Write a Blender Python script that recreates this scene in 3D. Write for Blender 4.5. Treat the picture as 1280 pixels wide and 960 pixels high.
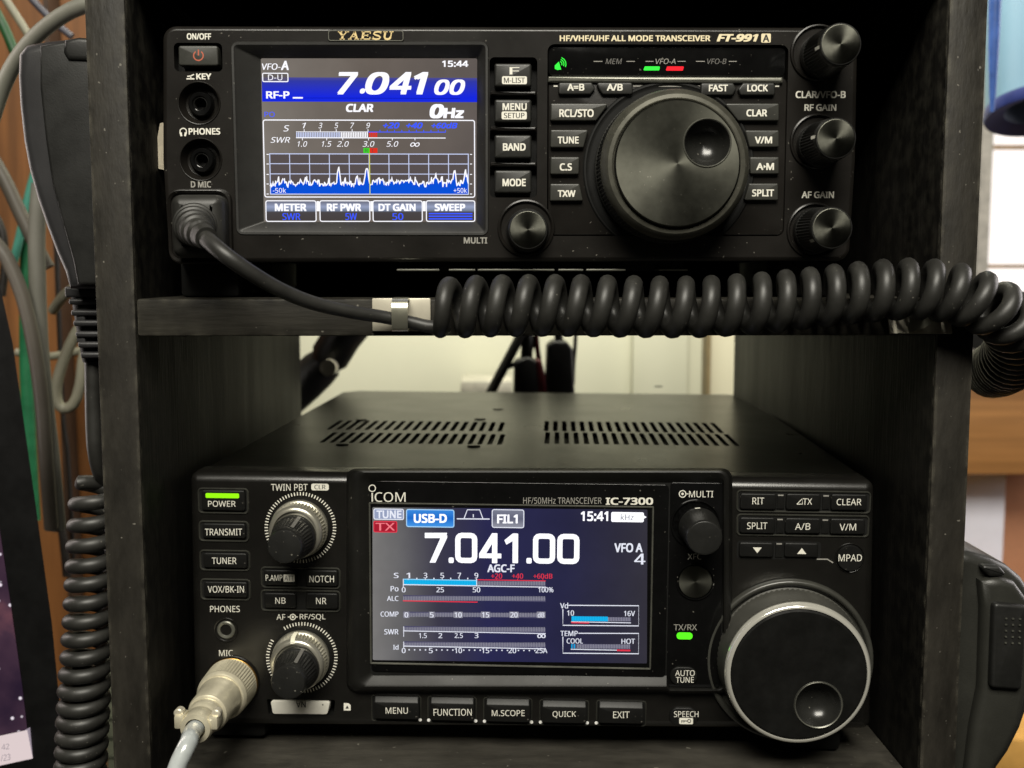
import bpy, bmesh, math, random
from mathutils import Vector, Matrix
from mathutils.geometry import tessellate_polygon
random.seed(7)
for o in list(bpy.data.objects): bpy.data.objects.remove(o)
SC = bpy.context.scene
COL = SC.collection
PI = math.pi
MM = 0.001

# ------------------------------------------------------------------ camera
FPX = 1372.0                                   # focal length in pixels of the 1280 px wide photograph
PITCH = math.radians(5.83); YAW = math.radians(1.0)
cam_d = bpy.data.cameras.new('camera'); cam = bpy.data.objects.new('camera', cam_d); COL.objects.link(cam)
cam_d.sensor_width = 36.0; cam_d.lens = 36.0 * FPX / 1280.0
cam_d.clip_start = 0.01; cam_d.clip_end = 50
CAMR = Matrix.Rotation(-YAW, 3, 'Z') @ Matrix.Rotation(PI/2 - PITCH, 3, 'X')
cam.location = (0, 0, 0); cam.rotation_euler = CAMR.to_euler()
cam_d.dof.use_dof = True; cam_d.dof.focus_distance = 0.368; cam_d.dof.aperture_fstop = 15.0
SC.camera = cam
SC.render.resolution_x = 1024; SC.render.resolution_y = 768

# ------------------------------------------------------------------ world and lamps
w = bpy.data.worlds.new('World'); SC.world = w; w.use_nodes = True
bg = w.node_tree.nodes['Background']; bg.inputs[0].default_value = (1.0, 0.93, 0.80, 1); bg.inputs[1].default_value = 0.014
def area(name, loc, to, sx, sy, power, color):
    l = bpy.data.lights.new(name, 'AREA'); l.shape = 'RECTANGLE'; l.size = sx; l.size_y = sy; l.energy = power; l.color = color
    o = bpy.data.objects.new(name, l); COL.objects.link(o); o.location = loc
    o.rotation_euler = (Vector(to) - Vector(loc)).to_track_quat('-Z', 'Y').to_euler()
    return o
area('ceiling_lamp', (-0.06, -0.72, 1.08), (0, 0.4, 0), 0.90, 0.60, 40, (1.0, 0.955, 0.84))
area('window_light', (1.15, 0.75, 0.25), (0.2, 0.4, 0), 0.5, 0.7, 7, (1.0, 0.93, 0.92))
area('mic_rim_fill', (-0.30, 0.455, 0.04), (-0.15, 0.385, 0.0), 0.06, 0.30, 0.32, (1.0, 0.89, 0.83))  # added unseen light that brightens the left microphone's rim
area('rear_wall_fill', (0.06, 0.74, 0.40), (0.05, 1.0, -0.10), 0.5, 0.1, 3.3, (1.0, 0.97, 0.80))  # added unseen light that brightens the wall behind the rack
SC.view_settings.view_transform = 'Standard'; SC.view_settings.look = 'None'
SC.view_settings.exposure = 0.0; SC.view_settings.gamma = 1.0
SC.cycles.max_bounces = 6

# ------------------------------------------------------------------ pixels of the photograph to places
def ray(u, v): return CAMR @ Vector(((u-640)/FPX, (480-v)/FPX, -1.0))
def W(u, v, Y):
    d = ray(u, v); return d * (Y / d.y)
class Frame:
    """A straight-on front panel: local x right, y away from the viewer, z up; h mm is how far a face stands proud of it."""
    def __init__(s, u, v, Y, rz=0.0, ry=0.0):
        s.O = W(u, v, Y); s.M = Matrix.Rotation(rz, 3, 'Z') @ Matrix.Rotation(ry, 3, 'Y'); s.Mi = s.M.inverted()
        s.rot = s.M.to_euler()
    def loc(s, u, v, h=0.0):
        o = s.Mi @ (-s.O); d = s.Mi @ ray(u, v); t = (-h*MM - o.y) / d.y
        p = o + d*t; return (p.x, p.z)
    def locz(s, u, v, z):
        o = s.Mi @ (-s.O); d = s.Mi @ ray(u, v); t = (z - o.z) / d.z
        p = o + d*t; return (p.x, p.y)
    def world(s, x, y, z): return s.O + s.M @ Vector((x, y, z))
    def k(s, u, v, h=0.0): return s.loc(u+1, v, h)[0] - s.loc(u, v, h)[0]
    def poly(s, pts, h=0.0, r=0.0, seg=4):
        q = [s.loc(u, v, h) for u, v in pts]
        if sarea(q) < 0: q.reverse()
        return rpoly(q, r*s.k(*pts[0], h), seg) if r else q
    def rect(s, u0, v0, u1, v1, h=0.0, r=0.0, seg=4):
        um, vm = (u0+u1)/2, (v0+v1)/2
        x0 = s.loc(u0, vm, h)[0]; x1 = s.loc(u1, vm, h)[0]; z0 = s.loc(um, v1, h)[1]; z1 = s.loc(um, v0, h)[1]
        q = [(x0, z0), (x1, z0), (x1, z1), (x0, z1)]
        return rpoly(q, r*s.k(um, vm, h), seg) if r else q
    def circ(s, u, v, R, h=0.0, n=48):
        x, z = s.loc(u, v, h); r = R*s.k(u, v, h)
        return [(x+r*math.cos(2*PI*i/n), z+r*math.sin(2*PI*i/n)) for i in range(n)]
def sarea(q): return sum(q[i][0]*q[(i+1) % len(q)][1] - q[(i+1) % len(q)][0]*q[i][1] for i in range(len(q)))/2
def rpoly(q, r, seg=4):
    out = []; n = len(q)
    for i in range(n):
        rad = r[i] if isinstance(r, (list, tuple)) else r
        if not rad: out.append(tuple(q[i])); continue
        p = Vector(q[i]); a = Vector(q[i-1]) - p; b = Vector(q[(i+1) % n]) - p
        la, lb = a.length, b.length; a.normalize(); b.normalize()
        ang = math.acos(max(-1, min(1, a.dot(b))))
        t = min(rad/math.tan(ang/2), la*0.49, lb*0.49); rr = t*math.tan(ang/2)
        c = p + (a+b).normalized() * (rr/math.sin(ang/2))
        p0 = p + a*t; p1 = p + b*t
        a0 = math.atan2(p0.y-c.y, p0.x-c.x); a1 = math.atan2(p1.y-c.y, p1.x-c.x)
        d = (a1-a0+PI) % (2*PI) - PI
        for k in range(seg+1):
            an = a0 + d*k/seg; out.append((c.x+rr*math.cos(an), c.y+rr*math.sin(an)))
    return out
def inset(q, d):
    n = len(q); out = []
    for i in range(n):
        p = Vector(q[i]); e0 = (p - Vector(q[i-1])); e1 = (Vector(q[(i+1) % n]) - p)
        if e0.length < 1e-9: e0 = e1
        if e1.length < 1e-9: e1 = e0
        e0.normalize(); e1.normalize()
        n0 = Vector((-e0.y, e0.x)); n1 = Vector((-e1.y, e1.x)); m = n0 + n1
        if m.length < 1e-6: m = n0
        m.normalize(); c = max(0.35, m.dot(n0))
        p = p + m*(d/c); out.append((p.x, p.y))
    return out

# ------------------------------------------------------------------ materials
def lin(c):
    f = lambda x: x/12.92 if x <= 0.04045 else ((x+0.055)/1.055)**2.4
    return tuple(f(x/255.0) for x in c) + (1.0,)
MATS = {}
def pbr(name, rgb, rough=0.4, metal=0.0, var=0.25, scale=90, rvar=0.1, bump=0.0, bscale=2500, dust=0.0, dscale=900, aniso=0.0, coat=0.0, stretch=(1, 1, 1), spec=0.5, trans=0.0, wave=None, edge=0.0):
    if name in MATS: return MATS[name]
    m = bpy.data.materials.new(name); m.use_nodes = True; nt = m.node_tree; N = nt.nodes; L = nt.links
    b = N['Principled BSDF']; tc = N.new('ShaderNodeTexCoord'); mp = N.new('ShaderNodeMapping'); mp.inputs['Scale'].default_value = stretch
    L.new(tc.outputs['Object'], mp.inputs[0])
    nz = N.new('ShaderNodeTexNoise'); nz.inputs['Scale'].default_value = scale; nz.inputs['Detail'].default_value = 6; nz.inputs['Roughness'].default_value = 0.65
    L.new(mp.outputs[0], nz.inputs['Vector'])
    cr = N.new('ShaderNodeValToRGB'); lo = [max(0, c*(1-var)) for c in rgb[:3]]; hi = [min(1, c*(1+var)) for c in rgb[:3]]
    cr.color_ramp.elements[0].position = 0.3; cr.color_ramp.elements[1].position = 0.7
    cr.color_ramp.elements[0].color = (*lo, 1); cr.color_ramp.elements[1].color = (*hi, 1)
    L.new(nz.outputs['Fac'], cr.inputs[0]); colout = cr.outputs[0]
    if wave:                                          # wood figure: darker grain lines along one axis
        wv = N.new('ShaderNodeTexNoise'); wv.inputs['Scale'].default_value = wave[0]; wv.inputs['Detail'].default_value = 4
        mp2 = N.new('ShaderNodeMapping'); mp2.inputs['Scale'].default_value = wave[1]; L.new(tc.outputs['Object'], mp2.inputs[0]); L.new(mp2.outputs[0], wv.inputs['Vector'])
        r2 = N.new('ShaderNodeMapRange'); r2.inputs[1].default_value = 0.35; r2.inputs[2].default_value = 0.65; r2.inputs[3].default_value = wave[2]; r2.inputs[4].default_value = 1.0
        L.new(wv.outputs['Fac'], r2.inputs[0])
        mx = N.new('ShaderNodeMixRGB'); mx.blend_type = 'MULTIPLY'; mx.inputs[0].default_value = 1; L.new(colout, mx.inputs[1]); L.new(r2.outputs[0], mx.inputs[2]); colout = mx.outputs[0]
    if dust > 0:
        dz = N.new('ShaderNodeTexNoise'); dz.inputs['Scale'].default_value = dscale; dz.inputs['Detail'].default_value = 1
        L.new(tc.outputs['Object'], dz.inputs['Vector'])
        th = N.new('ShaderNodeMapRange'); th.inputs[1].default_value = 0.76 - dust*0.1; th.inputs[2].default_value = 0.80; th.inputs[4].default_value = 0.35
        L.new(dz.outputs['Fac'], th.inputs[0])
        mx = N.new('ShaderNodeMixRGB'); mx.inputs[2].default_value = (0.35, 0.33, 0.28, 1); L.new(th.outputs[0], mx.inputs[0]); L.new(colout, mx.inputs[1]); colout = mx.outputs[0]
    if edge:                                          # wear along the corners, broken up by noise
        bv = N.new('ShaderNodeBevel'); bv.samples = 4; bv.inputs['Radius'].default_value = edge
        ge = N.new('ShaderNodeNewGeometry'); dt = N.new('ShaderNodeVectorMath'); dt.operation = 'DOT_PRODUCT'; L.new(bv.outputs[0], dt.inputs[0]); L.new(ge.outputs['True Normal'], dt.inputs[1])
        em = N.new('ShaderNodeMapRange'); em.inputs[1].default_value = 0.995; em.inputs[2].default_value = 0.80; em.inputs[3].default_value = 0; em.inputs[4].default_value = 1; L.new(dt.outputs['Value'], em.inputs[0])
        en = N.new('ShaderNodeTexNoise'); en.inputs['Scale'].default_value = 160; en.inputs['Detail'].default_value = 5; L.new(tc.outputs['Object'], en.inputs['Vector'])
        e2 = N.new('ShaderNodeMapRange'); e2.inputs[1].default_value = 0.42; e2.inputs[2].default_value = 0.66; L.new(en.outputs['Fac'], e2.inputs[0])
        mu = N.new('ShaderNodeMath'); mu.operation = 'MULTIPLY'; L.new(em.outputs[0], mu.inputs[0]); L.new(e2.outputs[0], mu.inputs[1])
        mx = N.new('ShaderNodeMixRGB'); mx.inputs[2].default_value = (0.14, 0.13, 0.10, 1); L.new(mu.outputs[0], mx.inputs[0]); L.new(colout, mx.inputs[1]); colout = mx.outputs[0]
    L.new(colout, b.inputs['Base Color'])
    rr = N.new('ShaderNodeMapRange'); rr.inputs[1].default_value = 0.3; rr.inputs[2].default_value = 0.7; rr.inputs[3].default_value = max(0.02, rough-rvar*rough); rr.inputs[4].default_value = min(1, rough+rvar*rough)
    L.new(nz.outputs['Fac'], rr.inputs[0]); L.new(rr.outputs[0], b.inputs['Roughness'])
    b.inputs['Metallic'].default_value = metal; b.inputs['Specular IOR Level'].default_value = spec
    if coat: b.inputs['Coat Weight'].default_value = coat; b.inputs['Coat Roughness'].default_value = 0.05
    if trans: b.inputs['Transmission Weight'].default_value = trans
    if aniso:
        b.inputs['Anisotropic'].default_value = aniso
        tg = N.new('ShaderNodeTangent'); tg.direction_type = 'RADIAL'; tg.axis = 'Y'; L.new(tg.outputs[0], b.inputs['Tangent'])
    if bump:
        bz = N.new('ShaderNodeTexNoise'); bz.inputs['Scale'].default_value = bscale; bz.inputs['Detail'].default_value = 3; L.new(mp.outputs[0], bz.inputs['Vector'])
        bp = N.new('ShaderNodeBump'); bp.inputs['Strength'].default_value = bump; bp.inputs['Distance'].default_value = 0.0002
        L.new(bz.outputs['Fac'], bp.inputs['Height']); L.new(bp.outputs[0], b.inputs['Normal'])
    MATS[name] = m; return m
def emit(name, rgb, strength=1.0, grad=None, glass=False):
    if name in MATS: return MATS[name]
    m = bpy.data.materials.new(name); m.use_nodes = True; nt = m.node_tree; N = nt.nodes; L = nt.links
    N.remove(N['Principled BSDF']); e = N.new('ShaderNodeEmission'); e.inputs[0].default_value = lin(rgb); e.inputs[1].default_value = strength
    if glass:                                         # a lit panel under glass: it also reflects the room a little
        N.remove(e); e = N.new('ShaderNodeBsdfPrincipled'); e.inputs['Base Color'].default_value = (0.004, 0.004, 0.004, 1); e.inputs['Roughness'].default_value = 0.16; e.inputs['Emission Strength'].default_value = strength
    slot = e.inputs['Emission Color'] if glass else e.inputs[0]
    L.new(e.outputs[0], N['Material Output'].inputs[0])
    if grad:                                          # stops along one generated axis: what the lit display itself shows
        tc = N.new('ShaderNodeTexCoord'); sp = N.new('ShaderNodeSeparateXYZ'); L.new(tc.outputs['Generated'], sp.inputs[0])
        cr = N.new('ShaderNodeValToRGB'); st = grad[1]
        while len(cr.color_ramp.elements) < len(st): cr.color_ramp.elements.new(0.5)
        for el, (p, c) in zip(cr.color_ramp.elements, st): el.position = p; el.color = lin(c)
        src = sp.outputs[grad[0]]
        if len(grad) > 2:
            ad = N.new('ShaderNodeMath'); ad.operation = 'MULTIPLY_ADD'; ad.inputs[1].default_value = grad[2]
            L.new(sp.outputs['Z'], ad.inputs[0]); L.new(src, ad.inputs[2]); src = ad.outputs[0]
        L.new(src, cr.inputs[0]); out = cr.outputs[0]
        if glass:                                     # faint smudges varying the lit colour
            nz = N.new('ShaderNodeTexNoise'); nz.inputs['Scale'].default_value = 70; nz.inputs['Detail'].default_value = 4; L.new(tc.outputs['Object'], nz.inputs['Vector'])
            mr = N.new('ShaderNodeMapRange'); mr.inputs[1].default_value = 0.3; mr.inputs[2].default_value = 0.7; mr.inputs[3].default_value = 0.88; mr.inputs[4].default_value = 1.08; L.new(nz.outputs['Fac'], mr.inputs[0])
            mm = N.new('ShaderNodeMixRGB'); mm.blend_type = 'MULTIPLY'; mm.inputs[0].default_value = 1; L.new(out, mm.inputs[1]); L.new(mr.outputs[0], mm.inputs[2]); out = mm.outputs[0]
        L.new(out, slot)
    MATS[name] = m; return m

PANEL = pbr('satin_black_panel', (0.0105, 0.0093, 0.008), 0.30, bump=0.10, bscale=3500, dust=0.02, scale=40, spec=0.36)
PANEL2 = pbr('satin_charcoal_panel', (0.0085, 0.008, 0.007), 0.23, bump=0.05, bscale=3500, dust=0.0, scale=40, spec=0.7)
FRAMEM = pbr('satin_frame_plastic', (0.013, 0.0125, 0.011), 0.45, bump=0.08, bscale=3500, dust=0.03, scale=40, spec=0.6)
EDGEW = pbr('worn_lit_edge', (0.020, 0.018, 0.0145), 0.55, var=0.5, scale=110, stretch=(1, 1, 0.3), bump=1.0, bscale=700, dust=0.02, dscale=600, edge=0.0016, spec=0.2)  # worn rack wood, base lightened for the light on its front edges
RIMM = pbr('matte_rim_plastic', (0.0085, 0.0082, 0.0072), 0.42, bump=0.08, bscale=3500, dust=0.05, scale=40, spec=0.22)
CASEM = pbr('powder_coated_metal', (0.0075, 0.0072, 0.006), 0.30, bump=0.22, bscale=2500, dust=0.02, scale=30, spec=0.12)
VOID = pbr('deep_black_plastic', (0.006, 0.006, 0.0055), 0.6, spec=0.25)
GLOSS = pbr('gloss_black_plastic', (0.004, 0.004, 0.004), 0.12, rvar=0.3, dust=0.03)
BTN = pbr('button_rubber', (0.016, 0.016, 0.014), 0.45, bump=0.1, dust=0.05)
BTN2 = pbr('button_plastic', (0.0075, 0.0075, 0.007), 0.42, bump=0.06, dust=0.04, spec=0.25)
KEYG = pbr('grey_button_plastic', (0.034, 0.034, 0.029), 0.4, bump=0.08, dust=0.05)
TRIM = pbr('dark_metal_trim', (0.16, 0.16, 0.135), 0.35, metal=0.6)
KNOB = pbr('knob_black', (0.012, 0.012, 0.011), 0.38, bump=0.08, dust=0.06)
SPUN = pbr('spun_dark_metal', (0.095, 0.095, 0.08), 0.36, metal=1.0, aniso=0.8, scale=300, var=0.15, dust=0.05)
SPUN2 = pbr('spun_black_metal', (0.10, 0.10, 0.083), 0.46, metal=1.0, aniso=0.62, scale=60, var=0.18, rvar=0.15, dust=0.06)
DIMP = pbr('satin_dimple', (0.016, 0.016, 0.0145), 0.24, dust=0.03)
CHROME = pbr('chrome', (0.88, 0.86, 0.77), 0.13, metal=0.62, var=0.05)
SILV = pbr('satin_silver', (0.50, 0.48, 0.40), 0.30, metal=0.75, var=0.15)
NICK = pbr('nickel_plate', (0.60, 0.56, 0.45), 0.36, metal=0.4, var=0.1, scale=50, bump=0.05, bscale=200)
INK = pbr('white_print', (0.78, 0.76, 0.67), 0.5, var=0.05)
INKC = pbr('cream_print', (0.80, 0.70, 0.46), 0.5, var=0.05)
INKG = pbr('grey_print', (0.30, 0.29, 0.26), 0.5, var=0.05)
INKD = pbr('dim_print', (0.13, 0.125, 0.115), 0.5, var=0.05)
INKR = pbr('red_print', (0.45, 0.10, 0.05), 0.5, var=0.05)
INKK = pbr('dark_print', (0.02, 0.02, 0.018), 0.5, var=0.05)
CORD = pbr('black_rubber_cord', (0.022, 0.0215, 0.019), 0.46, var=0.3, bump=0.12, bscale=3000, dust=0.2, dscale=900)
WOODB = pbr('black_stained_wood', (0.0050, 0.0046, 0.0039), 0.58, var=0.6, scale=70, stretch=(1, 1, 0.1), bump=1.0, bscale=700, dust=0.0, dscale=380, edge=0.0016, spec=0.15)  # rack wood, base darkened to carry the shade inside
WOODS = pbr('black_stained_shelf', (0.019, 0.0175, 0.014), 0.58, var=0.6, scale=80, stretch=(0.12, 1, 1), bump=1.0, bscale=600, dust=0.02, dscale=500, edge=0.0014, spec=0.2)
FLOORB = pbr('worn_lit_board', (0.038, 0.035, 0.029), 0.5, var=0.6, scale=45, stretch=(0.3, 1, 1), bump=1.0, bscale=600, dust=0.1, dscale=380, edge=0.0014, spec=0.3)  # worn board, base lightened for the light falling on it from above

# ------------------------------------------------------------------ mesh builder
FONT_CACHE = {}
try:                                                  # the sans serif that ships inside Blender; its built-in face if absent
    import os
    SANS = bpy.data.fonts.load(os.path.join(bpy.utils.resource_path('LOCAL'), 'datafiles', 'fonts', 'NotoSansMath-Regular.woff2'))
except Exception:
    SANS = None
def glyphs(s, bold, shear):
    key = (s, bold, shear)
    if key not in FONT_CACHE:
        c = bpy.data.curves.new('legend', 'FONT'); c.body = s
        if SANS: c.font = SANS
        c.size = 1; c.shear = shear; c.resolution_u = 3
        o = bpy.data.objects.new('legend', c); COL.objects.link(o); bpy.context.view_layer.update()
        dg = bpy.context.evaluated_depsgraph_get(); me = bpy.data.meshes.new_from_object(o.evaluated_get(dg))
        V = [(v.co.x, v.co.y) for v in me.vertices]; F = [tuple(p.vertices) for p in me.polygons]
        bpy.data.objects.remove(o); bpy.data.curves.remove(c); bpy.data.meshes.remove(me)
        FONT_CACHE[key] = (V, F)
    return FONT_CACHE[key]
class MB:
    def __init__(s): s.v = []; s.f = []; s.m = []; s.mats = []
    def mi(s, mat):
        if mat not in s.mats: s.mats.append(mat)
        return s.mats.index(mat)
    def add(s, V, F, mat):
        o = len(s.v); k = s.mi(mat); s.v += [tuple(p) for p in V]
        for f in F: s.f.append(tuple(i+o for i in f)); s.m.append(k)
    def rings(s, R, mat, closed=True, cap0=False, cap1=False):
        n = len(R[0]); V = [p for r in R for p in r]; F = []
        for j in range(len(R)-1):
            for i in range(n if closed else n-1):
                a, b = j*n+i, j*n+(i+1) % n; F.append((a, b, b+n, a+n))
        if cap0: F.append(tuple(range(n-1, -1, -1)))
        if cap1: F.append(tuple(range((len(R)-1)*n, len(R)*n)))
        s.add(V, F, mat)
    def prism(s, q, h0, h1, mat, bev=0.0, seg=3, back=False):
        """outline in x, z drawn out along the view: from h0 (behind) to h1 (in front), mm; rounded front edge"""
        R = [[(x, -h0*MM, z) for x, z in q], [(x, -(h1-bev)*MM, z) for x, z in q]]
        for k in range(1, seg+1):
            if not bev: break
            a = k/seg*PI/2; qq = inset(q, bev*MM*(1-math.cos(a)))
            R.append([(x, -(h1-bev*(1-math.sin(a)))*MM, z) for x, z in qq])
        s.rings(R, mat, True, back, True)
    def loft(s, loops, mat, cap=False):
        s.rings([[(x, -h*MM, z) for x, z in q] for q, h in loops], mat, True, False, cap)
    def flat(s, q, h, mat): s.add([(x, -h*MM, z) for x, z in q], [tuple(range(len(q)))], mat)
    def plate(s, outer, holes, mat, mp):
        loops = [outer] + holes; P = [p for l in loops for p in l]
        T = tessellate_polygon([[Vector((x, z, 0)) for x, z in l] for l in loops]); F = []
        for t in T:
            a, b, c = (P[i] for i in t)
            ar = (b[0]-a[0])*(c[1]-a[1]) - (c[0]-a[0])*(b[1]-a[1])
            if abs(ar) < 1e-14: continue
            F.append(tuple(t) if ar > 0 else tuple(reversed(t)))
        s.add([mp(*p) for p in P], F, mat)
    def holed(s, outer, holes, h, mat): s.plate(outer, holes, mat, lambda x, z: (x, -h*MM, z))
    def wall(s, q, h0, h1, mat): s.rings([[(x, -h0*MM, z) for x, z in q], [(x, -h1*MM, z) for x, z in q]], mat)
    def lathe(s, c, prof, mat, n=64):
        """profile of (radius m, h mm[, tooth depth m]) about an axis towards the viewer through c"""
        R = []
        for j, p in enumerate(prof):
            r, h = p[0], p[1]; kn = p[2] if len(p) > 2 else 0
            R.append([(c[0]+(r-kn*(i % 2))*math.cos(2*PI*i/n), -h*MM, c[1]+(r-kn*(i % 2))*math.sin(2*PI*i/n)) for i in range(n)])
        s.rings(R, mat, True, False, prof[-1][0] > 1e-9 and len(prof[-1]) > 3)
    def disc(s, c, r, h, mat, n=48): s.flat([(c[0]+r*math.cos(2*PI*i/n), c[1]+r*math.sin(2*PI*i/n)) for i in range(n)], h, mat)
    def text(s, fr, t, u0, u1, v0, v1, h, mat, bold=0.015, shear=0.0, flip=False):
        V, F = glyphs(t, 0, shear)
        if not V: return
        xs = [p[0] for p in V]; ys = [p[1] for p in V]; a0, a1, b0, b1 = min(xs), max(xs), min(ys), max(ys)
        x0, zt = fr.loc(u0, v0, h); x1, zb = fr.loc(u1, v1, h); zt2 = fr.loc(u1, v0, h)[1]; zb0 = fr.loc(u0, v1, h)[1]
        out = []
        for x, y in V:
            fx = (x-a0)/(a1-a0); fy = (y-b0)/max(1e-6, b1-b0)
            if flip: fx, fy = 1-fx, 1-fy
            zl = zb0+(zt-zb0)*fy; zr = zb+(zt2-zb)*fy
            out.append((x0+(x1-x0)*fx, -h*MM, zl+(zr-zl)*fx))
        e = bold*(x1-x0)/max(1e-6, a1-a0); ez = bold*(zt-zb0)/max(1e-6, b1-b0)
        sh = [(0, 0)] if bold <= 0.004 else ([(-.6, 0), (.6, 0)] if bold < 0.022 else [(-.75, -.6), (.75, .6), (-.75, .6), (.75, -.6), (0, 0)])
        for i, (ax, az) in enumerate(sh): s.add([(x+ax*e, y-i*4e-6, z+az*ez) for x, y, z in out], F, mat)
    def bar(s, fr, u0, v0, u1, v1, h, mat, r=0.0): s.flat(fr.rect(u0, v0, u1, v1, h, r), h, mat)
    def quad(s, fr, pts, h, mat):
        s.flat(fr.poly(pts, h), h, mat)
    def ring(s, fr, u0, v0, u1, v1, wd, h, mat, r=0.0):
        o = fr.rect(u0, v0, u1, v1, h, r, 3); i = inset(o, wd*fr.k((u0+u1)/2, (v0+v1)/2, h))
        s.rings([[(x, -h*MM, z) for x, z in o], [(x, -h*MM, z) for x, z in i]], mat)
    def line(s, fr, pts, wd, h, mat, closed=False):
        q = [Vector(fr.loc(u, v, h)) for u, v in pts]; hw = wd*fr.k(*pts[0], h)/2; n = len(q); L = []; R = []
        for i in range(n):
            a = q[i-1] if (i > 0 or closed) else q[i]; b = q[(i+1) % n] if (i < n-1 or closed) else q[i]
            d = (b-a); d = d.normalized() if d.length > 1e-9 else Vector((1, 0)); nn = Vector((-d.y, d.x))
            L.append((q[i].x+nn.x*hw, -h*MM, q[i].y+nn.y*hw)); R.append((q[i].x-nn.x*hw, -h*MM, q[i].y-nn.y*hw))
        s.rings([R+[R[0]], L+[L[0]]] if closed else [R, L], mat, closed=False)
    def box(s, x0, x1, y0, y1, z0, z1, mat, bev=0.0, seg=2):
        b = bmesh.new(); bmesh.ops.create_cube(b, size=1)
        for v in b.verts: v.co = Vector(((x0+x1)/2+v.co.x*(x1-x0), (y0+y1)/2+v.co.y*(y1-y0), (z0+z1)/2+v.co.z*(z1-z0)))
        if bev: bmesh.ops.bevel(b, geom=list(b.edges), offset=bev, segments=seg, affect='EDGES', profile=0.5)
        b.verts.index_update(); s.add([v.co.copy() for v in b.verts], [[v.index for v in f.verts] for f in b.faces], mat); b.free()
    def tube(s, pts, rad, mat, n=14, caps=True):
        R = []; nrm = None; N = len(pts)
        for i in range(N):
            t = (pts[min(i+1, N-1)] - pts[max(i-1, 0)]).normalized()
            if nrm is None:
                nrm = t.cross(Vector((0, 0, 1))); nrm = nrm if nrm.length > 1e-3 else t.cross(Vector((0, 1, 0)))
            nrm = (nrm - t*nrm.dot(t)).normalized(); b = t.cross(nrm)
            r = rad[i] if isinstance(rad, (list, tuple)) else rad
            R.append([pts[i] + nrm*(r*math.cos(2*PI*k/n)) + b*(r*math.sin(2*PI*k/n)) for k in range(n)])
        s.rings(R, mat, True, caps, caps)
    def build(s, name, parent=None, smooth=38, label=None, origin=None):
        me = bpy.data.meshes.new(name)
        xs = list(zip(*s.v)); c = origin or Vector([(min(a)+max(a))/2 for a in xs])
        me.from_pydata([(p[0]-c[0], p[1]-c[1], p[2]-c[2]) for p in s.v], [], s.f)
        for m in s.mats: me.materials.append(m)
        me.polygons.foreach_set('material_index', s.m)
        b = bmesh.new(); b.from_mesh(me); bmesh.ops.recalc_face_normals(b, faces=b.faces); b.to_mesh(me); b.free()
        me.polygons.foreach_set('use_smooth', [True]*len(me.polygons)); me.set_sharp_from_angle(angle=math.radians(smooth)); me.update()
        o = bpy.data.objects.new(name, me); COL.objects.link(o)
        if parent is not None:
            o.parent = parent; po = Vector(parent.get('_c', (0, 0, 0)))
            o.location = Vector(c) - po
        else: o.location = c
        o['_c'] = tuple(c)
        if label: o['label'] = label
        return o
def catmull(P, step):
    P = [Vector(p) for p in P]; P = [P[0]*2-P[1]] + P + [P[-1]*2-P[-2]]; out = []
    for i in range(1, len(P)-2):
        p0, p1, p2, p3 = P[i-1:i+3]; n = max(2, int((p2-p1).length/step))
        for k in range(n):
            t = k/n; out.append(0.5*((2*p1)+(p2-p0)*t+(2*p0-5*p1+4*p2-p3)*t*t+(3*p1-p0-3*p2+p3)*t**3))
    out.append(P[-2]); return out
def wpath(pts, step=0.003): return catmull([W(*p) for p in pts], step)
def helix(axis, R, pitch, hand=1, phase=0.0, per=20, jitter=0.0, bx=Vector((0, -1, 0))):
    """points of a coil of radius R about a polyline axis; pitch may be a function of the fraction along it"""
    acc = [0.0]
    for a, b in zip(axis, axis[1:]): acc.append(acc[-1]+(b-a).length)
    out = []; s = 0.0; ph = phase; i = 0; nrm = bx.copy(); tot = acc[-1]
    while s < tot:
        while i < len(axis)-2 and acc[i+1] < s: i += 1
        f = (s-acc[i])/max(1e-9, acc[i+1]-acc[i]); p = axis[i].lerp(axis[i+1], f)
        t0 = (axis[min(i+1, len(axis)-1)]-axis[max(i-1, 0)]).normalized(); t1 = (axis[min(i+2, len(axis)-1)]-axis[i]).normalized()
        t = t0.lerp(t1, f).normalized(); nrm = (nrm - t*nrm.dot(t)).normalized(); b = t.cross(nrm)*hand
        r = R(s/tot) if callable(R) else R
        out.append(p + nrm*(r*math.cos(ph)) + b*(r*math.sin(ph)))
        pt = pitch(s/tot) if callable(pitch) else pitch
        pt *= 1 + jitter*math.sin(ph*0.37)+jitter*0.6*math.sin(ph*0.113+1)
        s += pt/per; ph += 2*PI/per
    return out
def thing(name, label, cat, loc=(0, 0, 0), rot=None, group=None):
    o = bpy.data.objects.new(name, None); COL.objects.link(o); o.location = loc; o.empty_display_size = 0.01
    if rot is not None: o.rotation_euler = rot
    o['label'] = label; o['category'] = cat; o['_c'] = (0, 0, 0)
    if group: o['group'] = group
    return o
def wthing(name, label, cat, base, group=None):
    """an Empty at a base point in the world; its parts are built in world coordinates"""
    o = thing(name, label, cat, base, None, group); o['_c'] = tuple(base); return o
def tag(o, label, cat, group=None):
    o['label'] = label; o['category'] = cat
    if group: o['group'] = group
    return o
def structure(o): o['kind'] = 'structure'; return o

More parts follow.
